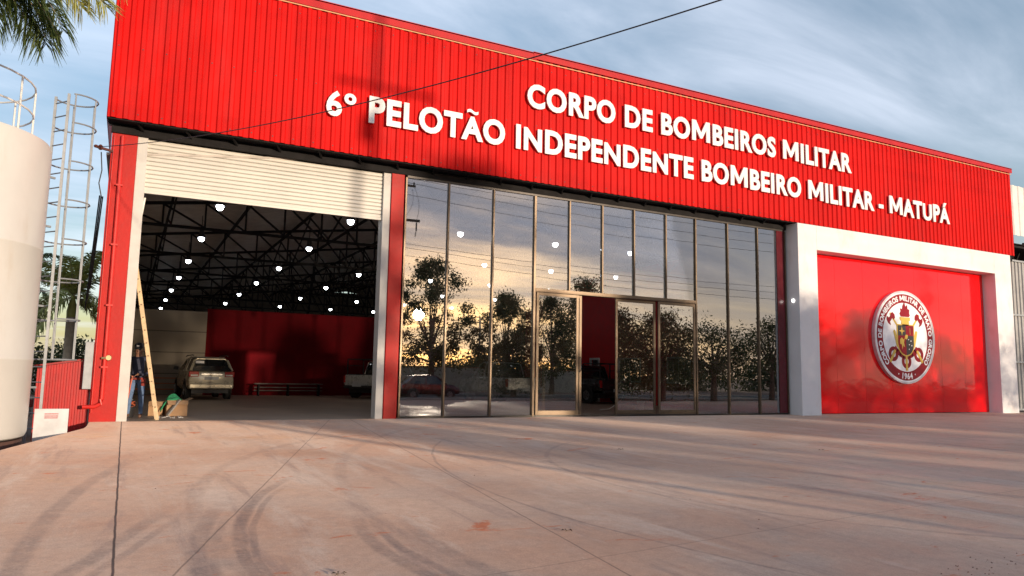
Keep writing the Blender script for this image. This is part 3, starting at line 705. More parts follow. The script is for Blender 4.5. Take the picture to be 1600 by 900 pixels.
while x < 50: c.bar((x,1.2,7.05),(x+.8,1.2,8.1),.06); c.bar((x+.8,1.2,8.1),(x+1.6,1.2,7.05),.06); x += 1.6
c.bar((35,1.2,7.05),(52,1.2,7.05),.08); c.box(34.8,52,12,12.1,0,10.3); c.box(34.8,52,.95,12,7.9,7.95)
c.build('roof_frame', STEEL, N_)

# ================================================================ LEFT SIDE: tank, ladder cage, fence, board
TK = Vector((-3.26, -3.2, 0)); TR = 1.75
T_ = empty('storage_tank', (TK.x, TK.y, -.42), 'tall white cylindrical water tank standing left of the station', 'tank')
TW = mat('white_tank_enamel', (.60,.59,.56), .38, var=.04, vscale=1, dirt=((.45,.36,.26), 1.2, (1,1,.35), .56, .35))
c = MB(); c.lathe([(TR-.10,-.06),(TR-.03,-.03),(TR,.05),(TR,1.3),(TR+.006,1.31),(TR+.006,1.34),(TR,1.35),(TR,3.3),(TR+.006,3.31),(TR+.006,3.34),(TR,3.35),(TR,5.20),(TR-.03,5.28),(TR-.2,5.34),(.4,5.6),(.001,5.62)], (TK.x,TK.y,0), 72, close=False); c.build('tank_body', TW, T_, smooth=True)
c = MB(); c.lathe([(TR-.06,-.42),(TR-.06,-.08),(.01,-.08)], (TK.x,TK.y,0), 48); c.build('plinth', mat('dark_plinth', (.10,.05,.04), .8), T_)
RW = mat('white_rail_paint', (.74,.73,.70), .4, var=.04)
def rpt(a_, r_, z_): return (TK.x+r_*math.cos(a_), TK.y+r_*math.sin(a_), z_)
c = MB(); an = [R(-170+12*k) for k in range(25)]
for z in (5.85, 6.37): c.tube([rpt(a_, TR-.35, z) for a_ in an], .017, 6)
for k in range(0,25,3): c.tube([rpt(an[k], TR-.35, 5.08), rpt(an[k], TR-.35, 6.37)], .018, 6)
c.build('guard_rail', RW, T_, smooth=True)
CC = Vector((-1.30,-1.72,0)); cr = .40; a_c = math.atan2(CC.y-TK.y, CC.x-TK.x)
c = MB()
for z in [1.35,2.15,2.95,3.75,4.55,5.35,6.15,6.75]: c.tube([(CC.x+cr*math.cos(a_c-R(130)+R(260)*k/16), CC.y+cr*math.sin(a_c-R(130)+R(260)*k/16), z) for k in range(17)], .016, 6)
for k in range(5):
    a_ = a_c-R(125)+R(250)*k/4; c.tube([(CC.x+cr*math.cos(a_), CC.y+cr*math.sin(a_), 1.35), (CC.x+cr*math.cos(a_), CC.y+cr*math.sin(a_), 6.75)], .014, 6)
c.build('safety_cage', GALV, T_, smooth=True)
c = MB(); tn = Vector((-math.sin(a_c), math.cos(a_c), 0)); lb = CC - Vector((math.cos(a_c), math.sin(a_c), 0))*.30
for s in (-1,1): q = lb + tn*.21*s; c.bar((q.x,q.y,-.3),(q.x,q.y,6.75),.05,.05)
z = 0
while z < 6.7: qa, qb = lb+tn*.21, lb-tn*.21; c.tube([(qa.x,qa.y,z),(qb.x,qb.y,z)], .013, 6); z += .3
for z in (.8,2.4,4.0,5.0): q = lb-Vector((math.cos(a_c),math.sin(a_c),0))*.2; c.bar((lb.x,lb.y,z),(q.x,q.y,z),.04)
c.build('ladder', GALV, T_, smooth=False)

Fz = corr(-1.73,-.70,.22,-.42,1.22,.105,.02)
Fz = MB(); pr_ = []; x = -1.73
while x < -.69:
    for f_, d_ in ((0,0),(.4,0),(.5,-.025),(.9,-.025)): pr_.append((x+f_*.105, .22+d_))
    x += .105
n = len(pr_); tp = lambda x_: 1.20 + (x_+1.73)*.17
Fz.add([(a_,b2,-.42) for a_,b2 in pr_]+[(a_,b2,tp(a_)) for a_,b2 in pr_]+[(a_,b2+.02,-.42) for a_,b2 in pr_]+[(a_,b2+.02,tp(a_)) for a_,b2 in pr_],
       [(i,i+1,n+i+1,n+i) for i in range(n-1)]+[(2*n+i,3*n+i,3*n+i+1,2*n+i+1) for i in range(n-1)]+[(n+i,n+i+1,3*n+i+1,3*n+i) for i in range(n-1)])
fr_ = empty('red_fence', (-1.2,.22,-.42), 'low red corrugated metal screen between the tank and the left column', 'fence')
Fz.build('sheet', mat('red_fence_sheet', (.42,.012,.012), .5, var=.1), fr_)
c = MB(); c.bar((-1.80,.26,1.215),(-.68,.26,1.41),.05,.04); c.bar((-1.70,.27,-.4),(-1.70,.27,1.2),.05); c.build('frame', mat('red_frame', (.3,.01,.01), .5), fr_)
b = empty('notice_board', (-1.19,-2.5,-.42), 'small white board with red text leaning by the slab edge below the red screen', 'sign')
c = MB(); c.box(-1.47,-.91,-2.52,-2.49,-.35,.41); c.build('board', mat('white_board', (.55,.56,.58), .4), b, bevel=.004)
c = MB()
for r_i, z in enumerate((.315,.275,.24)):
    x = -1.30
    while x < -1.08: w = random.uniform(.008,.014); c.box(x, x+w, -2.527, -2.521, z-.010, z+.010); x += w+.006
c.build('red_text', mat('red_ink', (.45,.03,.04), .6), b)

# ================================================================ VEHICLES
def car_paint(name, col, metal=.35): return mat(name, col, .28, metal=metal, var=.04, coat=.5, spec=.5)
def ring(y, w, z0, z1, ws, n=5):    # rounded body section at length y
    pts = [(-w*.90,z0),(-w,z0+.12),(-w*1.0,(z0+z1)/2),(-w*ws*1.0,z1-.06),(-w*ws+.06,z1),(w*ws-.06,z1),(w*ws,z1-.06),(w,(z0+z1)/2),(w,z0+.12),(w*.90,z0)]
    return [(x_, y, z_) for x_, z_ in pts]
def wheel(parent, x, y, r=.38, w=.24):
    s = 1 if x > 0 else -1
    c = MB(); c.lathe([(r*.62,-w/2),(r*.93,-w/2),(r,-w/2+.04),(r,w/2-.04),(r*.93,w/2),(r*.62,w/2)], (x,y,r), 24, 'x'); t = c.build('wheel', TYRE, parent, smooth=True, world=False)
    q = MB(); q.lathe([(r*.61,-.01),(r*.55,.03),(.10,.02),(.08,.05),(.001,.05)], (0,0,0), 20, 'x', close=False)
    for k in range(5): a_ = 2*math.pi*k/5; q.bar((.035,0,0), (.035,.55*r*math.cos(a_),.55*r*math.sin(a_)), .05, .03, (1,0,0))
    o = q.build('rim', RIM, t, world=False); o.location = (x+s*w*.40, y, r); 
    if s < 0: o.rotation_euler = (0,0,math.pi)
def make_vehicle(name, loc, rz, label, cat, col, kind='suv', L=4.7, W=.92, H=1.82, group=None, rack=False):
    root = empty(name, loc, label, cat, group, rz); paint = car_paint(name+'_paint_%d' % int(col[0]*100), col)
    zb, belt = .42, 1.19 if kind == 'suv' else 1.13
    if kind == 'suv': st_ = [(0,.90,.52,1.02),(.04,.96,.46,1.10),(.25,1,.42,belt),(1.5,1,.40,belt),(3.3,1,.40,belt-.02),(3.55,.99,.42,1.06),(4.4,.95,.42,.95),(L-.05,.88,.45,.85),(L,.80,.5,.75)]
    elif kind == 'hatch': st_ = [(0,.90,.40,.85),(.05,.96,.34,.92),(.3,1,.30,.95),(2.9,1,.28,.92),(3.5,.97,.30,.86),(L-.05,.88,.32,.68),(L,.8,.36,.6)]; belt = .93
    else: st_ = [(0,.93,.62,1.08),(.04,.97,.58,1.10),(1.5,.98,.50,1.10),(1.56,1,.45,1.12),(3.3,1,.42,1.12),(3.6,.99,.42,1.08),(L-.3,.95,.42,1.0),(L,.86,.5,.86)]
    c = MB(); c.loft([ring(y, W*k, z0, z1, .95) for y, k, z0, z1 in st_]); c.build('body', paint, root, smooth=True, world=False)
    # cabin
    if kind == 'suv': cb = [(.08,.88,.72,belt-.02,H-.38),(.36,.89,.68,belt-.02,H-.11),(.60,.90,.69,belt-.02,H-.03),(2.2,.90,.71,belt-.02,H-.01),(2.6,.90,.70,belt-.02,H-.08),(3.5,.88,.70,belt-.04,belt+.02)]
    elif kind == 'hatch': cb = [(.25,.84,.72,belt-.02,belt+.06),(.75,.88,.70,belt-.02,H-.06),(1.9,.88,.70,belt-.02,H),(2.3,.88,.70,belt-.02,H-.06),(3.1,.86,.74,belt-.04,belt+.02)]
    else: cb = [(1.55,.88,.74,belt-.04,H-.30),(1.68,.88,.74,belt-.04,H-.06),(2.6,.88,.74,belt-.04,H),(2.9,.88,.74,belt-.04,H-.06),(3.55,.88,.70,belt-.04,belt+.02)]
    c = MB(); c.loft([[(-W*a_*1.0,y,z0),(-W*b2,y,z1-.04),(-W*b2+.08,y,z1),(W*b2-.08,y,z1),(W*b2,y,z1-.04),(W*a_,y,z0)] for y, a_, b2, z0, z1 in cb]); c.build('window_glass', CARGLASS, root, smooth=True, world=False)
    tops = [t for t in cb if t[4] > H-.12]; c = MB()
    c.loft([[(-W*b2-.012,y,z1-.05),(-W*b2+.06,y,z1+.022),(W*b2-.06,y,z1+.022),(W*b2+.012,y,z1-.05)] for y, a_, b2, z0, z1 in tops]); c.build('roof', paint, root, smooth=True, world=False)
    for s in (-1,1):
        c = MB(); f, l = cb[0], cb[-1]; y1, y2 = tops[0], tops[-1]
        c.bar((s*(W*.88+.005), f[0]+.02, belt-.02), (s*(W*y1[2]+.01), y1[0]+.02, y1[4]-.03), .10, .06); c.bar((s*(W*.88), l[0]-.05, belt-.02), (s*(W*y2[2]+.005), y2[0], y2[4]-.04), .07, .05)
        ym = (y1[0]+y2[0])/2; c.bar((s*(W*.895+.005), ym, belt-.03), (s*(W*y1[2]+.012), ym, H-.06), .10, .03); c.build('window_frame', paint, root, world=False)
        c = MB(); ms = cb[-1][0]-.55; c.box(s*(W+.02), s*(W+.22), ms, ms+.08, belt+.0, belt+.14); c.build('mirror', BLACKP, root, world=False, bevel=.02)
        if kind == 'suv':
            c = MB(); c.box(s*(W*.985), s*(W*.56), -.02, .22, .92, 1.13); c.build('tail_light', TAIL, root, world=False, bevel=.02)
            c = MB(); c.box(s*(W*.90), s*(W*.60), -.03, .02, .95, 1.01); c.build('reversing_lens', LENS, root, world=False)
            c = MB(); c.box(s*(W*.93), s*(W*.70), -.03, .0, .55, .59); c.build('reflector', TAIL, root, world=False)
        elif kind == 'hatch':
            c = MB(); c.box(s*W*.95, s*W*.70, -.012, .15, .66, .86); c.build('tail_light', TAIL, root, world=False, bevel=.02)
        else:
            c = MB(); c.box(s*(W*.955), s*(W*.84), -.012, .10, .72, 1.05); c.build('tail_light', TAIL, root, world=False, bevel=.015)
    c = MB(); c.box(-.27,.27,-.035,-.0,.80,.93) if kind != 'pickup' else c.box(-.25,.25,-.17,-.15,.55,.68); c.build('licence_plate', PLATE, root, world=False)
    if kind == 'suv':
        c = MB(); c.box(-.40,.40,-.03,0,1.0,1.05); c.build('chrome_strip', mat('chrome', (.7,.7,.68), .2, metal=.9), root, world=False)
        c = MB(); c.box(-W*.96,W*.96,-.06,.35,.44,.66); c.build('bumper', paint, root, world=False, bevel=.05)
        c = MB(); c.box(-.62,-.30,.145,.165,H-.28,H-.18); c.build('window_sticker', mat('white_sticker', (.7,.7,.7), .5), root, world=False)
        for s in (-1,1): c = MB(); c.tube([(s*.66,.5,H+.03),(s*.66,.7,H+.06),(s*.66,2.4,H+.06),(s*.66,2.6,H+.02)], .02, 6); c.build('roof_rail', BLACKP, root, world=False)
    if kind == 'pickup':
        c = MB(); c.box(-W*.85,W*.85,-.16,.0,.46,.60); c.build('bumper', BLACKP, root, world=False, bevel=.03)
        c = MB(); c.box(-W*.82,W*.82,-.004,.03,.66,1.09); c.build('tailgate', paint, root, world=False, bevel=.01)
        c = MB(); c.box(-W*.84,W*.84,.05,1.5,1.09,1.13); c.build('bed_cover', BLACKP, root, world=False)
        if rack:
            c = MB()
            for s in (-1,1):
                for y in (.15,1.4): c.bar((s*W*.85,y,1.08),(s*W*.85,y,H+.05),.045)
                c.bar((s*W*.85,.15,H+.05),(s*W*.85,1.4,H+.05),.045); c.bar((s*W*.85,.15,H-.25),(s*W*.85,1.4,H-.25),.03)
            for y in (.15,1.4): c.bar((-W*.85,y,H+.05),(W*.85,y,H+.05),.045)
            c.build('cargo_rack', BLACKP, root, world=False)
    c = MB(); c.box(-W*.80,W*.80,.25,L-.4,.26,.48); c.build('underbody', BLACKP, root, world=False)
    r_ = .38 if kind != 'hatch' else .30
    for y in ((.95,3.75) if kind != 'hatch' else (.65,3.2)):
        for s in (-1,1):
            wheel(root, s*(W-.10), y, r_)
            q = MB(); q.lathe([(r_+.07,-.015),(r_+.07,.015)], (s*(W-.008),y,r_+.02), 24, 'x'); q.build('wheel_arch', BLACKP, root, world=False)
    return root
SILVER = (.66,.60,.46); WHITEC = (.62,.62,.60)
make_vehicle('suv', (3.12,13.2,0), R(3.5), 'silver sport utility car parked in the hall, its rear to the open roller door', 'car', SILVER, H=1.74, W=.88)
make_vehicle('pickup_truck', (9.75,15.2,0), R(-52), 'white pickup with a black cargo rack, half hidden behind the middle red column', 'pickup truck', WHITEC, 'pickup', L=5.1, H=1.78, rack=True)
make_vehicle('pickup_truck', (14.95,8.5,0), R(0), 'white pickup behind the glass left of the bronze sliding doors, rear end showing', 'pickup truck', (.66,.66,.65), 'pickup', L=5.1, H=1.78)
make_vehicle('pickup_truck', (19.55,8.4,0), R(4), 'dark pickup with a rack seen through the open gap of the sliding doors', 'pickup truck', (.03,.028,.03), 'pickup', L=5.1, H=1.75, rack=True)
make_vehicle('hatchback', (-2.25,1.2,-.42), R(64), 'white car behind the tank, only its rear corner showing beside the notice board', 'car', (.64,.64,.66), 'hatch', L=3.9, W=.84, H=1.45)
make_vehicle('hatchback', (15.2,-25.6,-.40), R(-90), 'dark red car on the street mirrored in the glass beside the middle red column', 'car', (.10,.012,.012), 'hatch', L=4.0, W=.84, H=1.46)

# ================================================================ PERSON
def skin_mesh(joints, edges, sub=2):
    me = bpy.data.meshes.new('sk'); me.from_pydata([j[:3] for j in joints], edges, [])
    o = bpy.data.objects.new('sk', me); COL.objects.link(o); m = o.modifiers.new('s', 'SKIN'); m.use_smooth_shade = True
    for v, j in zip(me.skin_vertices[0].data, joints): v.radius = (j[3], j[4] if len(j) > 4 else j[3])
    me.skin_vertices[0].data[0].use_root = True
    s = o.modifiers.new('ss', 'SUBSURF'); s.levels = sub; s.render_levels = sub
    dg = bpy.context.evaluated_depsgraph_get(); dg.update(); r_ = bpy.data.meshes.new_from_object(o.evaluated_get(dg)); bpy.data.objects.remove(o); return r_
PX = empty('person', (.27, 1.35, 0), 'man in black cap, dark shirt and blue jeans standing behind the ladder, hands busy', 'person', rz=R(-12))
# local frame: faces -y
J = [(0,0,.98,.155,.11),(0,0,1.12,.145,.105),(0,.01,1.28,.165,.115),(0,.01,1.42,.15,.10),(0,-.01,1.52,.058,.058),(0,-.05,1.61,.085,.10),(0,-.06,1.70,.082,.098),
     (.19,.0,1.44,.06),(.25,.03,1.28,.052),(.27,.06,1.13,.042),(.17,-.12,1.05,.036),(.08,-.26,1.06,.028),(.05,-.32,1.05,.030),
     (-.19,.0,1.44,.06),(-.25,.03,1.28,.052),(-.27,.06,1.13,.042),(-.17,-.12,1.02,.036),(-.08,-.26,1.01,.028),(-.05,-.32,1.0,.030),
     (.10,0,.90,.10),(.12,-.02,.50,.068),(.13,.01,.12,.05),(.13,-.02,.055,.048),(.14,-.15,.04,.036),
     (-.10,0,.90,.10),(-.13,-.04,.50,.068),(-.16,.0,.12,.05),(-.16,-.03,.055,.048),(-.18,-.16,.04,.036)]
Ed = [(0,1),(1,2),(2,3),(3,4),(4,5),(5,6),(3,7),(7,8),(8,9),(9,10),(10,11),(11,12),(3,13),(13,14),(14,15),(15,16),(16,17),(17,18),(0,19),(19,20),(20,21),(21,22),(22,23),(0,24),(24,25),(25,26),(26,27),(27,28)]
# fingers
for hx, hz, s in ((.05,1.05,1),(-.05,1.0,-1)):
    b0 = 12 if s > 0 else 18
    for k in range(4):
        a_ = len(J); J += [(hx+s*(.02-.014*k), -.355, hz+.012-.008*k, .0095), (hx-s*.01-s*.01*k, -.385-.004*(k % 2), hz-.012-.008*k, .0085), (hx-s*.03-s*.008*k, -.375, hz-.034-.006*k, .0075)]
        Ed += [(b0,a_),(a_,a_+1),(a_+1,a_+2)]
    a_ = len(J); J += [(hx+s*.035, -.335, hz+.03, .011), (hx+s*.02, -.372, hz+.038, .009)]; Ed += [(b0,a_),(a_,a_+1)]
bm_ = skin_mesh(J, Ed)
SKIN = mat('tan_skin', (.22,.11,.07), .5); SHIRT = mat('dark_navy_shirt', (.03,.034,.06), .8, bump=.3, bscale=18); JEAN = mat('blue_denim', (.10,.16,.28), .85, var=.3, vscale=7, bump=.3, bscale=25); BOOT = mat('brown_boots', (.16,.08,.05), .6)
bm_.materials.clear()
for m in (SKIN, SHIRT, JEAN, BOOT): bm_.materials.append(m)
for p in bm_.polygons:
    z = p.center.z; y = p.center.y
    p.material_index = 0 if (z > 1.50 or (y < -.27 and z > .9)) else 1 if z > .96 or (abs(p.center.x) > .17 and z > .93) else 2 if z > .10 else 3
po = bpy.data.objects.new('body', bm_); COL.objects.link(po); po.parent = PX
c = MB(); c.lathe([(.102,0),(.107,.05),(.095,.10),(.055,.135),(.001,.14)], (0,-.045,1.70), 20, close=False); c.loft([[(-.08*k2,-.12-d_,1.712-d_*.35),(0,-.135-d_*1.1,1.722-d_*.35),(.08*k2,-.12-d_,1.712-d_*.35),(.08*k2,-.12-d_,1.704-d_*.35),(0,-.135-d_*1.1,1.712-d_*.35),(-.08*k2,-.12-d_,1.704-d_*.35)] for k2, d_ in ((1.1,0),(1.0,.05),(.6,.085))]); c.build('cap', mat('black_cap', (.012,.012,.016), .8), PX, smooth=True, world=False)
c = MB(); c.box(-.035,.035,-.158,-.152,1.745,1.765); c.build('cap_badge', WHITE_LETTER, PX, world=False)
c = MB(); c.loft([[(-.018,-.135,1.60),(.018,-.135,1.60),(0,-.165,1.605)],[(-.010,-.145,1.655),(.010,-.145,1.655),(0,-.152,1.655)]]); c.box(-.03,.03,-.142,-.134,1.565,1.573)
for s in (-1,1): c.lathe([(.001,-.008),(.012,-.004),(.012,.004)], (s*.032,-.142,1.655), 8, 'y'); c.lathe([(.001,-.01),(.022,0),(.001,.01)], (s*.092,-.04,1.63), 8, 'x')
c.build('face', mat('face_dark', (.11,.05,.035), .6), PX, world=False)
c = MB(); c.lathe([(.170,.93),(.172,.98)], (0,0,0), 20); c.box(-.2,-.12,-.10,-.02,.80,.95); c.box(.12,.2,-.12,-.02,.78,.95); c.build('tool_belt', mat('red_tool_belt', (.25,.03,.02), .7), PX, world=False)
c = MB(); c.tube([(-.03,-.36,1.02),(-.06,-.38,.80),(-.10,-.34,.50),(-.20,-.30,.22),(-.34,-.30,.06),(-.55,-.25,.02)], .016, 8)
ho = c.build('air_hose', mat('orange_hose', (.5,.10,.04), .5), None, smooth=True, world=False); ho.location = (.27,1.35,0); ho.rotation_euler = (0,0,R(-12)); tag(ho, 'thin orange red hose hanging from the standing man\'s hands to the floor', 'hose')

# ================================================================ ITEMS BY THE DOOR
LD = empty('ladder', (.74,.62,0), 'pale wooden ladder leaning against the left jamb of the roller door', 'ladder')
WOOD = mat('pale_pine', (.58,.42,.24), .6, var=.15, vscale=8)
a0 = Vector((.745,.50,0)); b0 = Vector((.00,.44,3.92)); off = Vector((.0,.42,0))
for q in (Vector((0,0,0)), off):
    c = MB(); c.bar(a0+q, b0+q, .085, .04, (0,1,0)); c.build('rail', WOOD, LD)
c = MB()
for k in range(1,13): p_ = a0.lerp(b0, k/13); c.tube([p_-Vector((0,.045,0)), p_+off], .017, 8)
c.build('rungs', mat('dark_rung', (.22,.15,.09), .6), LD)
def cbox(name, x0, x1, y0, y1, z1, label, m, rz=0, open_=True):
    r_ = empty(name, ((x0+x1)/2,(y0+y1)/2,0), label, 'box', rz=rz); w, d = (x1-x0)/2, (y1-y0)/2; t = .012
    c = MB(); c.box(-w,w,-d,-d+t,.003,z1); c.box(-w,w,d-t,d,.003,z1); c.box(-w,-w+t,-d+t,d-t,.003,z1); c.box(w-t,w,-d+t,d-t,.003,z1); c.box(-w+t,w-t,-d+t,d-t,.003,.015)
    c.build('carton', m, r_, world=False)
    if open_:
        c = MB(); c.add([(-w,-d,z1),(w,-d,z1),(w*.95,-d-.14,z1-.10),(-w*.95,-d-.14,z1-.10)], [(0,1,2,3)]); c.add([(w,-d,z1),(w,d,z1),(w+.12,d*.95,z1+.06),(w+.12,-d*.95,z1+.06)], [(0,1,2,3)])
        o = c.build('flap', m, r_, world=False); s_ = o.modifiers.new('t', 'SOLIDIFY'); s_.thickness = .006
    return r_
CARD = mat('brown_cardboard', (.42,.25,.13), .8, var=.12, vscale=4)
cbox('cardboard_box', .98, 1.48, 2.0, 2.5, .40, 'brown cardboard box under the green cloth beside the ladder', CARD, R(6))
cbox('cardboard_box', .62, .95, 2.15, 2.6, .36, 'open brown cardboard box between the standing man and the ladder', CARD, R(-8))
c = MB(); nu, nv = 22, 14; vs = []
for i in range(nu):
    for j in range(nv):
        u, v = i/(nu-1), j/(nv-1); x_ = .86+.52*u; z_ = .40 + .13*math.sin(math.pi*(u*.9+.05)) - .30*max(0, .35-u)**1.1*2.2 + .03*math.sin(9*u+5*v) + .02*math.sin(17*v) - .10*abs(v-.5)*2
        vs.append((x_, 2.0+.5*v, max(.02, z_)))
c.add(vs, [(i*nv+j, (i+1)*nv+j, (i+1)*nv+j+1, i*nv+j+1) for i in range(nu-1) for j in range(nv-1)])
o = c.build('cloth', mat('green_cloth', (.03,.28,.12), .8, var=.25, vscale=9, bump=.4, bscale=20), smooth=True); s_ = o.modifiers.new('t','SOLIDIFY'); s_.thickness = .02
tag(o, 'crumpled green cloth heaped on the cardboard box', 'cloth')
c = MB(); c.bar((1.02,1.75,.03),(1.30,1.95,.42),.08,.04); tag(c.build('plank', mat('grey_plank', (.28,.26,.23), .8), bevel=.004), 'short grey plank leaning on the cardboard box below the green cloth', 'plank')
bk = empty('bucket', (.10,1.55,0), 'black bucket on the floor between the white door jamb and the standing man', 'bucket')
c = MB(); c.lathe([(.001,.01),(.15,.01),(.20,.30),(.21,.30),(.195,.28)], (.10,1.55,0), 24, close=False); c.build('pail', BLACKP, bk, smooth=True)
c = MB(); c.tube([(.10+.2*math.cos(R(180*k/10)),1.55,.30+.16*math.sin(R(180*k/10))) for k in range(11)], .008, 6); c.build('handle', GALV, bk)
c = MB(); pts = []
for k in range(60): a_ = k*.42; r_ = .16+.02*math.sin(k*1.3); pts.append((.10+r_*math.cos(a_), 1.50+r_*math.sin(a_), .33+.06*math.sin(k*.7)))
c.tube(pts, .012, 5); tag(c.build('cable_coil', mat('orange_cable', (.45,.10,.04), .6)), 'coil of orange cable piled on the black bucket', 'cable')
c = MB()
for k in range(26):
    x_, y_ = random.uniform(.75,1.35), random.uniform(1.0,1.7); a_ = random.uniform(0,3); l = random.uniform(.02,.08)
    c.bar((x_,y_,.012),(x_+l*math.cos(a_),y_+l*math.sin(a_),.016),.02,.02)
tag(c.build('offcuts', mat('grey_offcuts', (.35,.34,.33), .7)), 'scatter of small grey offcuts on the floor right of the ladder foot', 'debris', kind='stuff')
rb = empty('rail_barrier', (1.3,18.0,0), 'orange tubular rail barrier standing before the grey back wall', 'barrier')
ORG = mat('orange_rail', (.42,.10,.03), .5)
c = MB()
for z in (.30,.56,.80): c.tube([(-.3,18,z),(2.45,18,z)], .022, 6)
c.build('rails', ORG, rb)
for x in (-.3,1.1,2.45): c = MB(); c.tube([(x,18,0),(x,18,.84)], .026, 6); c.box(x-.2,x+.2,17.97,18.03,.0,.02); c.build('post', ORG, rb)
bn_ = empty('bench', (7.3,18.9,0), 'long low steel rack of pipes against the dark red back wall', 'bench')
c = MB()
for z, y in ((.58,18.7),(.58,18.95),(.40,18.8),(.25,18.8)): c.tube([(5.6,y,z),(8.9,y,z)], .03, 6)
c.build('pipes', mat('grey_pipes', (.13,.11,.10), .5), bn_)
for x in (5.8,7.2,8.7): c = MB(); c.box(x-.03,x+.03,18.6,19.0,0,.54); c.build('leg', STEEL, bn_)
b2_ = empty('paint_bucket', (17.3,3.6,0), 'small white pail on the hall floor behind the right sliding door', 'bucket')
c = MB(); c.lathe([(.001,0),(.13,0),(.15,.32),(.16,.32),(.16,.34),(.001,.34)], (17.3,3.6,0), 24, close=False); c.build('pail', mat('white_pail', (.6,.6,.58), .5), b2_, smooth=True)
c = MB(); c.box(16.5,16.95,3.5,3.8,.0,.26); tag(c.build('tool_case', BLACKP, bevel=.02), 'black tool case on the hall floor beside the small white pail', 'case')
c = MB(); c.tube([(15.3,3.4,.02),(15.8,3.5,.05),(16.4,3.7,.30),(17.0,4.2,.62),(17.6,4.6,.70),(18.4,4.7,.72)], .012, 6); tag(c.build('white_cable', WHITE_LETTER), 'thin white cable rising from the floor behind the right sliding door', 'cable')

# ================================================================ VEGETATION
def leaves_mesh(name, centers, size, asp, m, droop=.5, seed=0, tri=False):
    rg = np.random.default_rng(seed); n = len(centers); c_ = np.array(centers)
    d = rg.normal(size=(n,3)); d[:,2] -= droop; d /= np.linalg.norm(d,axis=1)[:,None]
    w = np.cross(d, rg.normal(size=(n,3))); w /= np.linalg.norm(w,axis=1)[:,None]
    L = size*rg.uniform(.6,1.3,size=(n,1)); Wd = L*asp
    v = np.stack([c_, c_+d*L*.5+w*Wd*.5, c_+d*L, c_+d*L*.5-w*Wd*.5], 1).reshape(-1,3)
    me = bpy.data.meshes.new(name); me.vertices.add(4*n); me.vertices.foreach_set('co', v.ravel().astype('f'))
    me.loops.add(4*n); me.loops.foreach_set('vertex_index', np.arange(4*n)); me.polygons.add(n)
    me.polygons.foreach_set('loop_start', np.arange(0,4*n,4)); me.materials.append(m); me.update(calc_edges=True); me.validate(); return me
def leaf_mat(name, c1, c2):
    m = bpy.data.materials.new(name); m.use_nodes = True; t = m.node_tree; b = t.nodes['Principled BSDF']; g = nd(t, 'ShaderNodeNewGeometry')
    lnk(t, mixc(t, g.outputs['Random Per Island'], c1, c2), b.inputs['Base Color']); b.inputs['Roughness'].default_value = .55
    b.inputs['Specular IOR Level'].default_value = .3; 
    tl = nd(t, 'ShaderNodeBsdfTranslucent'); lnk(t, mixc(t, g.outputs['Random Per Island'], c1, c2), tl.inputs[0]); mx = nd(t, 'ShaderNodeMixShader'); mx.inputs[0].default_value = .18
    o = t.nodes['Material Output']; lnk(t, b.outputs[0], mx.inputs[1]); lnk(t, tl.outputs[0], mx.inputs[2]); lnk(t, mx.outputs[0], o.inputs[0]); return m
LEAF = leaf_mat('mango_leaves', (.035,.055,.018), (.085,.10,.03)); LEAF2 = leaf_mat('olive_leaves', (.05,.065,.02), (.10,.11,.04)); BARK = mat('grey_brown_bark', (.16,.11,.08), .9, var=.3, vscale=6, bump=.6, bscale=12)
PALM = leaf_mat('palm_leaflets', (.035,.07,.02), (.10,.13,.035)); PALMG = leaf_mat('sunlit_palm_leaflets', (.22,.27,.07), (.42,.40,.12)); PTRUNK = mat('palm_trunk_bark', (.42,.34,.25), .85, var=.2, vscale=3, bump=.3)  # second leaflet material is a lighter copy, sunlight put into its colour
MIRC = Vector((0, D, CZ))
def tree(name, x, y, h, cb, rad, label, seed, nl=5200, leaf=.34, m=LEAF, dens=.55, clump=.62, gap=False, zg=-.42, group='trees across the street'):
    rg = np.random.default_rng(seed); root = empty(name, (x,y,zg), label, 'tree', group)
    tr = MB(); th = cb + .25*(h-cb)
    tr.tube([(x,y,zg),(x+.05,y,zg+th*.5),(x+.1*rg.normal(),y,zg+th)], [.20*rad/3+.06,.15*rad/3+.04,.11*rad/3+.03], 10)
    ncl = int(46*dens*2); cl = []
    for k in range(ncl):
        ph = rg.uniform(0,2*math.pi); zz = rg.uniform(0,1); rr = rad*math.sqrt(max(0.05, 1-(2*zz-.85)**2))*rg.uniform(.35,1.05)
        p = Vector((x+rr*math.cos(ph), y+rr*math.sin(ph), zg+cb+(h-cb)*zz*.95)); cl.append(p)
        if k % 3 == 0:
            s0 = Vector((x, y, zg+th*(.55+.4*zz))); mid = s0.lerp(p,.5)+Vector((0,0,.25)); tr.tube([s0, mid, p], [.06*rad/3+.02,.04,.015], 6)
    tr.build('trunk', BARK, root, smooth=True)
    pts = []
    per = nl//ncl
    for p in cl:
        rc = clump*rg.uniform(.6,1.35)
        q = rg.normal(size=(per,3))*rc*np.array([.55,.55,.42]) + np.array(p); pts.append(q)
    pts = np.concatenate(pts)
    if gap:     # leaves left out along the sun line so the sun shows through
        s = np.array(MIRC); dv = np.array((sdir.x, sdir.y, sdir.z)); w = pts - s; tt = w@dv; dist = np.linalg.norm(w - tt[:,None]*dv, axis=1); pts = pts[dist > .50]
    me = leaves_mesh('crown', pts - np.array((x,y,zg)), leaf, .42, m, .6, seed); o = bpy.data.objects.new('crown', me); COL.objects.link(o); o.parent = root
    return root
tree('mango_tree', 20.5,-34, 10.6, 2.0, 3.7, 'tallest leafy tree mirrored in the left panes with the sun shining through it', 11, 13000, .24, gap=True, clump=.62, dens=.75)
tree('mango_tree', 16.9,-37, 8.0, 2.4, 2.2, 'leafy tree mirrored at the very edge of the glass beside the red column', 12, 6000, .24)
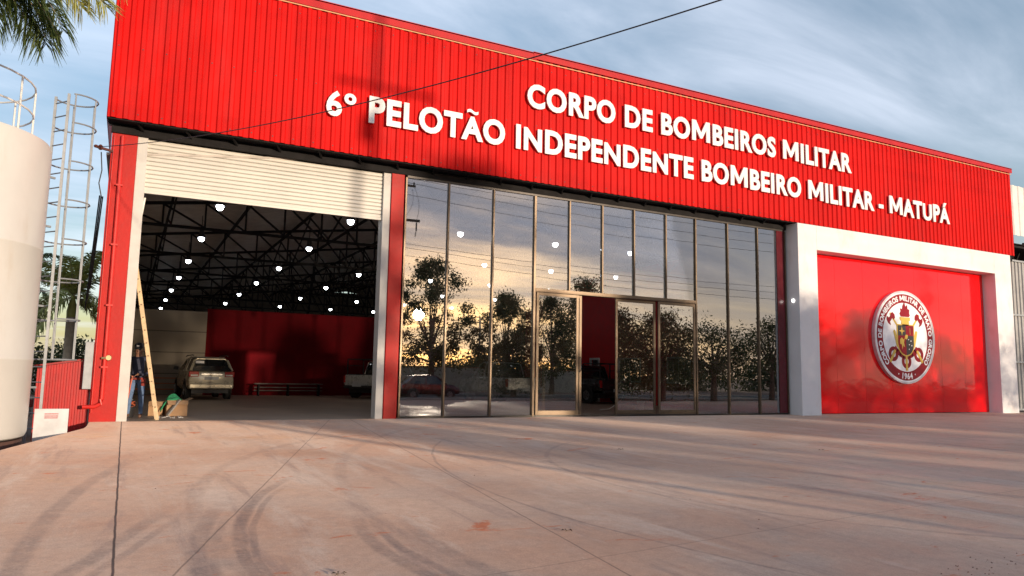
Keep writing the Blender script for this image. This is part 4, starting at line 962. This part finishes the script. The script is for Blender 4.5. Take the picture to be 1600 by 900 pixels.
tree('mango_tree', 27.6,-35, 8.3, 2.0, 2.9, 'open leafy tree mirrored in the third pane from the left', 13, 9500, .24, clump=.55)
tree('round_tree', 25.9,-30.5, 4.9, .5, 2.4, 'low dense round tree mirrored below the open one', 14, 11000, .18, clump=.75, dens=.9)
tree('mango_tree', 33.0,-37, 8.6, 1.8, 3.0, 'leafy tree mirrored in the left sliding door', 15, 10000, .24)
tree('mango_tree', 27.9,-24, 8.1, 4.6, 1.5, 'tall tree mirrored above the sliding door transom', 16, 4500, .2)
for i, (x_, y_, h_, r_) in enumerate(((29.4,-22.6,6.2,2.6),(33.4,-22.4,6.1,2.6),(38.2,-22.8,5.6,2.8),(43.6,-22.4,6.2,2.6),(50.0,-23.2,7.9,3.3))):
    tree('street_tree', x_, y_, h_, [.9,1.3,2.0,2.6,2.4][i], r_*1.1, ['leftmost of the low street trees mirrored in the right panes', 'second low street tree mirrored in the right panes', 'broad street tree mirrored near the white portal', 'street tree mirrored in the left half of the glossy red panel', 'street tree mirrored in the right half of the glossy red panel'][i], 30+i, [11000,9500,5500,4000,5000][i], .22, LEAF2, .8, .85, group='street trees along the kerb')
for i, (x_, y_) in enumerate(((8,-60),(24,-66),(38,-62),(52,-64),(66,-60),(82,-58))):
    tree('background_tree', x_, y_, random.uniform(3.0,4.2), .3, 6.5, 'distant tree mirrored low behind the street, number %s counted from the left column' % ordw[i], 50+i, 5200, .5, LEAF, .7, 1.3, group='distant trees behind the street')
for i, (x_, y_, h_, r_) in enumerate(((-6.5,34,3.6,2.6),(-10.5,38,5.0,3.2),(-3.3,42,3.4,2.4),(-15,30,5,3.5))):
    tree('bush', x_, y_, h_, .3, r_, ['yellow green bush low between the tank and the red screen', 'dark bush behind the white tank', 'small round bush just above the red screen', 'wide bush far left behind the tank'][i], 70+i, 4200, .3, LEAF2, .7, .9, group='bushes beyond the tank')

def frond(mb, base, d0, L, sag, lw, n=34, seed=0, drop=.5):
    rg = random.Random(seed); base = Vector(base); d = Vector(d0).normalized(); p = base.copy(); path = [p.copy()]; step = L/n
    for i in range(n):
        d = (d + Vector((0,0,-sag*step*(0.3+1.2*i/n)))).normalized(); p = p + d*step; path.append(p.copy())
    mb.cm = 1; mb.tube(path[::3]+[path[-1]], [max(.006, .03*(1-i/(len(path[::3]))))*L/3 for i in range(len(path[::3])+1)], 5); mb.cm = 0
    for i in range(3, n+1):
        t_ = i/n; ll = lw*math.sin(math.pi*min(1, .12+.80*t_))**.6; dd = (path[i]-path[i-1]).normalized(); side = dd.cross(Vector((0,0,1))).normalized()
        for s in (-1,1):
            for rep in range(2):
                q = path[i].lerp(path[i-1], rep*.5); ld = (side*s*rg.uniform(.6,1) + dd*rg.uniform(.35,.8) + Vector((0,0,rg.uniform(-.25,.35)))).normalized(); l1 = ll*rg.uniform(.75,1.1)
                wv = dd*(.034*L/2+.006); a_ = q + ld*l1*.5 + Vector((0,0,-drop*l1*.12)); b_2 = q + ld*l1*.85 + Vector((0,0,-drop*l1*.65))
                mb.add([q-wv*.5, q+wv*.5, a_+wv*.6, a_-wv*.6, b_2+wv*.15, b_2-wv*.15], [(0,1,2,3),(3,2,4,5)])
def frond2(mb, pts, lw, n=46, seed=0, hang=.8):
    rg = random.Random(seed); A_, B2, C2 = [Vector(p_) for p_ in pts]
    path = [A_*(1-t_)**2 + B2*2*t_*(1-t_) + C2*t_*t_ for t_ in [k/n for k in range(n+1)]]
    mb.cm = 1; mb.tube(path[::3], [max(.004, .022*(1-k*3/n)) for k in range(len(path[::3]))], 5); mb.cm = 0
    for i in range(1, n+1):
        t_ = i/n; ll = lw*(.55+.45*math.sin(math.pi*min(1, .2+.7*t_))); dd = (path[i]-path[i-1]).normalized(); side = dd.cross(Vector((0,-1,.2))).normalized()
        for s in (-1,1):
            for rep_ in range(3):
                q = path[i].lerp(path[i-1], rep_/3); ld = (side*s*rg.uniform(.35,.95) + dd*rg.uniform(.5,1.0) + Vector((0,rg.uniform(-.45,.45),-.25*hang))).normalized(); l1 = ll*rg.uniform(.7,1.15)
                wv = dd.cross(Vector((rg.uniform(-1,1),rg.uniform(-1,1),rg.uniform(-1,1)))).normalized()*.016; a_ = q + ld*l1*.5; b_2 = q + ld*l1*.9 + Vector((0,0,-hang*l1*.42))
                mb.add([q-wv*.4, q+wv*.4, a_+wv*.6, a_-wv*.6, b_2+wv*.1, b_2-wv*.1], [(0,1,2,3),(3,2,4,5)])
def palm(x, y, z0, h, nf, L, label, seed, m=PALM, tr=.17, extra=None, sag=.42, group=None):
    root = empty('palm_tree', (x,y,z0), label, 'palm tree', group); rg = random.Random(seed)
    c = MB(); c.tube([(x,y,z0+h*k/8) for k in range(9)], [tr*(1.25-.35*min(1,k/5)) for k in range(9)], 14); c.build('trunk', PTRUNK, root, smooth=True)
    c = MB(); c.tube([(x,y,z0+h+.9*k/4) for k in range(5)], [tr*.9,tr*.95,tr*.75,tr*.5,tr*.3], 12); c.build('crownshaft', mat('green_crownshaft', (.38,.38,.10), .5), root, smooth=True)
    c = MB()
    for k in range(nf):
        a_ = 2.4*k+rg.uniform(-.2,.2); el = rg.uniform(-.15,1.25) if k % 4 else rg.uniform(-.6,-.1); frond(c, (x,y,z0+h+.8), (math.cos(a_)*math.cos(el), math.sin(a_)*math.cos(el), math.sin(el)), L*rg.uniform(.85,1.1), sag, L*.27, 30, seed*50+k)
    if extra:
        for q in extra: frond(c, *q)
    c.build('crown', [m, PTRUNK], root); return root
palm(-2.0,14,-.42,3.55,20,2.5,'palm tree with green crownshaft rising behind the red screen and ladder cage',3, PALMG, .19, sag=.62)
palm(-4.6,18,-.42,4.3,24,2.3,'palm tree half hidden by the white tank',4, PALM, .16, sag=.7)
NP = palm(-3.75,-6.6,-.42,7.6,12,3.0,'near palm tree whose fronds hang into the top left corner above the tank',5, PALM, .18)
cf = MB()
for k, (a_, b2, c2, lw) in enumerate((((-60,-60),(60,-30),(72,68),.52), ((-60,-90),(60,-60),(98,48),.50), ((-40,-70),(10,-30),(-8,40),.45), ((-60,-40),(30,-30),(48,60),.46))):
    frond2(cf, (P(*a_,-6.4), P(*b2,-6.2), P(*c2,-6.0)), lw, 44, 300+k, .9)
cf.build('frond', [PALM, PTRUNK], NP)
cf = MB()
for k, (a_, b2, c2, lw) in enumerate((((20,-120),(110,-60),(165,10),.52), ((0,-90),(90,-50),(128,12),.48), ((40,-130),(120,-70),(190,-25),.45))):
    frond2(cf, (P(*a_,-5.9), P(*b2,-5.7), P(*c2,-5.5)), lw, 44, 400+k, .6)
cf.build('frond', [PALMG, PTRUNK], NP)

# ================================================================ STREET: poles, wires, wall
CONC = mat('pole_concrete', (.36,.34,.31), .8, var=.15, vscale=4)
UP = empty('utility_pole', (14.3,-25,-.42), 'concrete utility pole with crossarms and transformer mirrored at the left edge of the glass', 'utility pole')
c = MB(); c.tube([(14.3,-25,-.42),(14.3,-25,13.4)], [.125,.075], 14); c.build('pole', CONC, UP, smooth=True)
c = MB(); c.box(13.2,16.0,-25.06,-24.94,10.75,10.90); c.box(13.0,15.6,-25.06,-24.94,13.0,13.12); c.build('crossarm', mat('weathered_timber', (.10,.08,.06), .9), UP)
for x in (15.0,15.8):
    c = MB(); c.tube([(x,-25,10.72),(x,-25,10.2)], .045, 8); c.tube([(x,-25,10.2),(x-.04,-25.05,9.8)], .025, 6); c.build('fuse_switch', BLACKP, UP)
for x in (13.1,14.3,15.5): c = MB(); c.lathe([(.03,0),(.06,.04),(.03,.08),(.06,.12),(.02,.2)], (x,-25,13.12 if x != 14.3 else 13.4), 10); c.build('insulator', BLACKP, UP)
c = MB(); c.lathe([(.20,0),(.24,.05),(.24,.70),(.18,.78)], (14.3,-25.4,9.3), 20); c.build('transformer', GALV, UP, smooth=True)
c = MB()
for x0_, z0_, x1_, z1_ in ((15.0,10.9,15.4,12.9),(15.8,10.9,15.5,13.1)): c.tube([(x0_+(x1_-x0_)*k/8+.25*math.sin(math.pi*k/8), -25, z0_+(z1_-z0_)*k/8) for k in range(9)], .012, 5)
c.build('jumper_wire', BLACKP, UP)
P2 = empty('utility_pole', (38.5,-64,-.42), 'slim far utility pole mirrored in the second pane', 'utility pole')
c = MB(); c.tube([(38.5,-64,-.42),(38.5,-64,8.2)], [.16,.11], 10); c.build('pole', CONC, P2)
c = MB(); c.box(37.9,39.1,-64.05,-63.95,7.4,7.5); c.build('crossarm', BLACKP, P2)
P3 = empty('utility_pole', (66.8,-25,-.42), 'concrete utility pole mirrored in the right half of the glossy red panel', 'utility pole')
c = MB(); c.tube([(66.8,-25,-.42),(66.8,-25,13.6)], [.20,.12], 14); c.build('pole', CONC, P3, smooth=True)
c = MB(); c.box(65.7,67.9,-25.06,-24.94,13.0,13.12); c.box(65.8,67.8,-25.06,-24.94,10.8,10.9); c.build('crossarm', BLACKP, P3)
c = MB(); c.lathe([(.30,0),(.34,.05),(.34,.85),(.26,.95)], (67.25,-25,8.7), 20); c.build('transformer', GALV, P3, smooth=True)
def wire(a_, b2, sag, r_=.011, n=40):
    a_, b2 = Vector(a_), Vector(b2); c = MB(); c.tube([a_.lerp(b2, k/n) - Vector((0,0,sag*4*(k/n)*(1-k/n))) for k in range(n+1)], r_, 5); return c
WN = ['topmost', 'second', 'third', 'fourth', 'fifth', 'lowest']
for i, (z1, z2, s) in enumerate(((13.4,13.5,.5),(13.3,13.2,.9),(12.4,12.6,1.0),(9.35,9.5,.7),(9.0,9.0,.8),(8.6,8.3,.7))):
    c = MB(); y = -25 + (.0 if i % 2 else .5)
    c = MB(); c.v = []; 
    for aa, bb in (((-30,y,z1),(14.3,y,z1)), ((14.3,y,z1),(66.8,y,z2)), ((66.8,y,z2),(110,y,z2))): w_ = wire(aa, bb, s, .014); c.add(w_.v, w_.f)
    tag(c.build('street_wire', BLACKP), '%s of the six street wires mirrored across the glass' % WN[i], 'wire', 'street wires along the kerb')
c = wire((-.88,-.30,6.20), (14.3,-24.9,8.9+4.0), .0)
# service drop: passes over the forecourt from the pole to the insulator
s0 = Vector((-.88,-.30,6.20)); q1 = P(820,90,-4.0); q2 = P(1125,0,-8.0)
def drop_point(y):
    pass
END = Vector((14.3,-25,9.9))
def sdist(sag, tgt):
    best = 1e9
    for k in range(201):
        t_ = k/200; p_ = s0.lerp(END, t_) - Vector((0,0,sag*4*t_*(1-t_))); v = p_-CAM
        if v.dot(fw) <= 0: continue
        u_, w_ = 800+F*v.dot(rt)/v.dot(fw), 450-F*v.dot(up)/v.dot(fw); best = min(best, math.hypot(u_-tgt[0], w_-tgt[1]))
    return best
bests = (0, Vector((12,-27,7.0)), 1.3)
tag(wire(s0, bests[1], bests[2], .009, 80).build('service_wire', mat('dark_cable', (.03,.02,.02), .6)), 'dark overhead cable sagging from the left column insulator across the red fascia', 'wire')
# timber pole carrying the service wire, behind the photographer
SP = bests[1]
sp_ = empty('service_pole', (SP.x,SP.y,-.42), 'slim service pole on the forecourt edge carrying the overhead cable', 'utility pole')
c = MB(); c.tube([(SP.x,SP.y,-.42),(SP.x,SP.y,SP.z+.3)], [.12,.08], 10); c.build('pole', CONC, sp_, smooth=True)
c = MB(); c.box(SP.x-.12,SP.x+.12,SP.y-.03,SP.y+.03,SP.z-.04,SP.z+.04); c.build('bracket', STEEL, sp_)
bw = empty('boundary_wall', (26,-44,-.42), 'long pale plastered wall across the street mirrored under the trees', 'wall')
c = MB(); c.box(4,40,-44.2,-44,-.42,1.7); c.build('wall_panel', mat('pale_plaster', (.42,.36,.28), .8, var=.15), bw)
c = MB(); c.box(3.95,40.05,-44.25,-43.95,1.7,1.78); c.build('coping', mat('terracotta_coping', (.35,.16,.08), .8), bw)
# clods of soil on the slab
c = MB()
for k in range(70):
    q = PZ(random.gauss(1545,40), random.gauss(886,14), -.25) if k < 45 else Vector((random.uniform(0,22), random.uniform(-14,-1), 0))
    s = random.uniform(.003,.009)*(1 if k < 45 else 1.1); z = .016*q.y+s*.4
    c.add([(q.x-s,q.y,z-s*.4),(q.x+s,q.y-s*.4,z-s*.4),(q.x,q.y+s,z-s*.4),(q.x+s*.2,q.y,z+s*.6)], [(0,1,2),(0,1,3),(1,2,3),(2,0,3)])
tag(c.build('soil_crumbs', mat('dark_soil', (.10,.045,.03), .9)), 'small dark crumbs of soil scattered on the concrete forecourt', 'debris', kind='stuff')
for i, (px, py, lb) in enumerate(((530,893,'dry leaf on the slab at the bottom edge of the photo'),(970,697,'dark leaf scrap on the slab below the sliding doors'),(1283,697,'dark clod on the slab in front of the white portal'),(886,828,'dark twig scrap lying on the slab in the middle foreground'))):
    q = PZ(px, py, -.2 if py > 750 else -.06); z = .016*q.y; c = MB(); s = .06
    for k in range(5): a_ = k*1.3; c.add([(q.x,q.y,z+.004),(q.x+s*math.cos(a_)*.6-s*.15*math.sin(a_),q.y+s*math.sin(a_)*.6,z+.02),(q.x+s*math.cos(a_),q.y+s*math.sin(a_),z+.006),(q.x+s*math.cos(a_+.5)*.5,q.y+s*math.sin(a_+.5)*.5,z+.012)], [(0,1,2,3)])
    tag(c.build('dry_leaf', mat('dry_brown_leaf', (.12,.08,.05), .8)), lb, 'leaf')
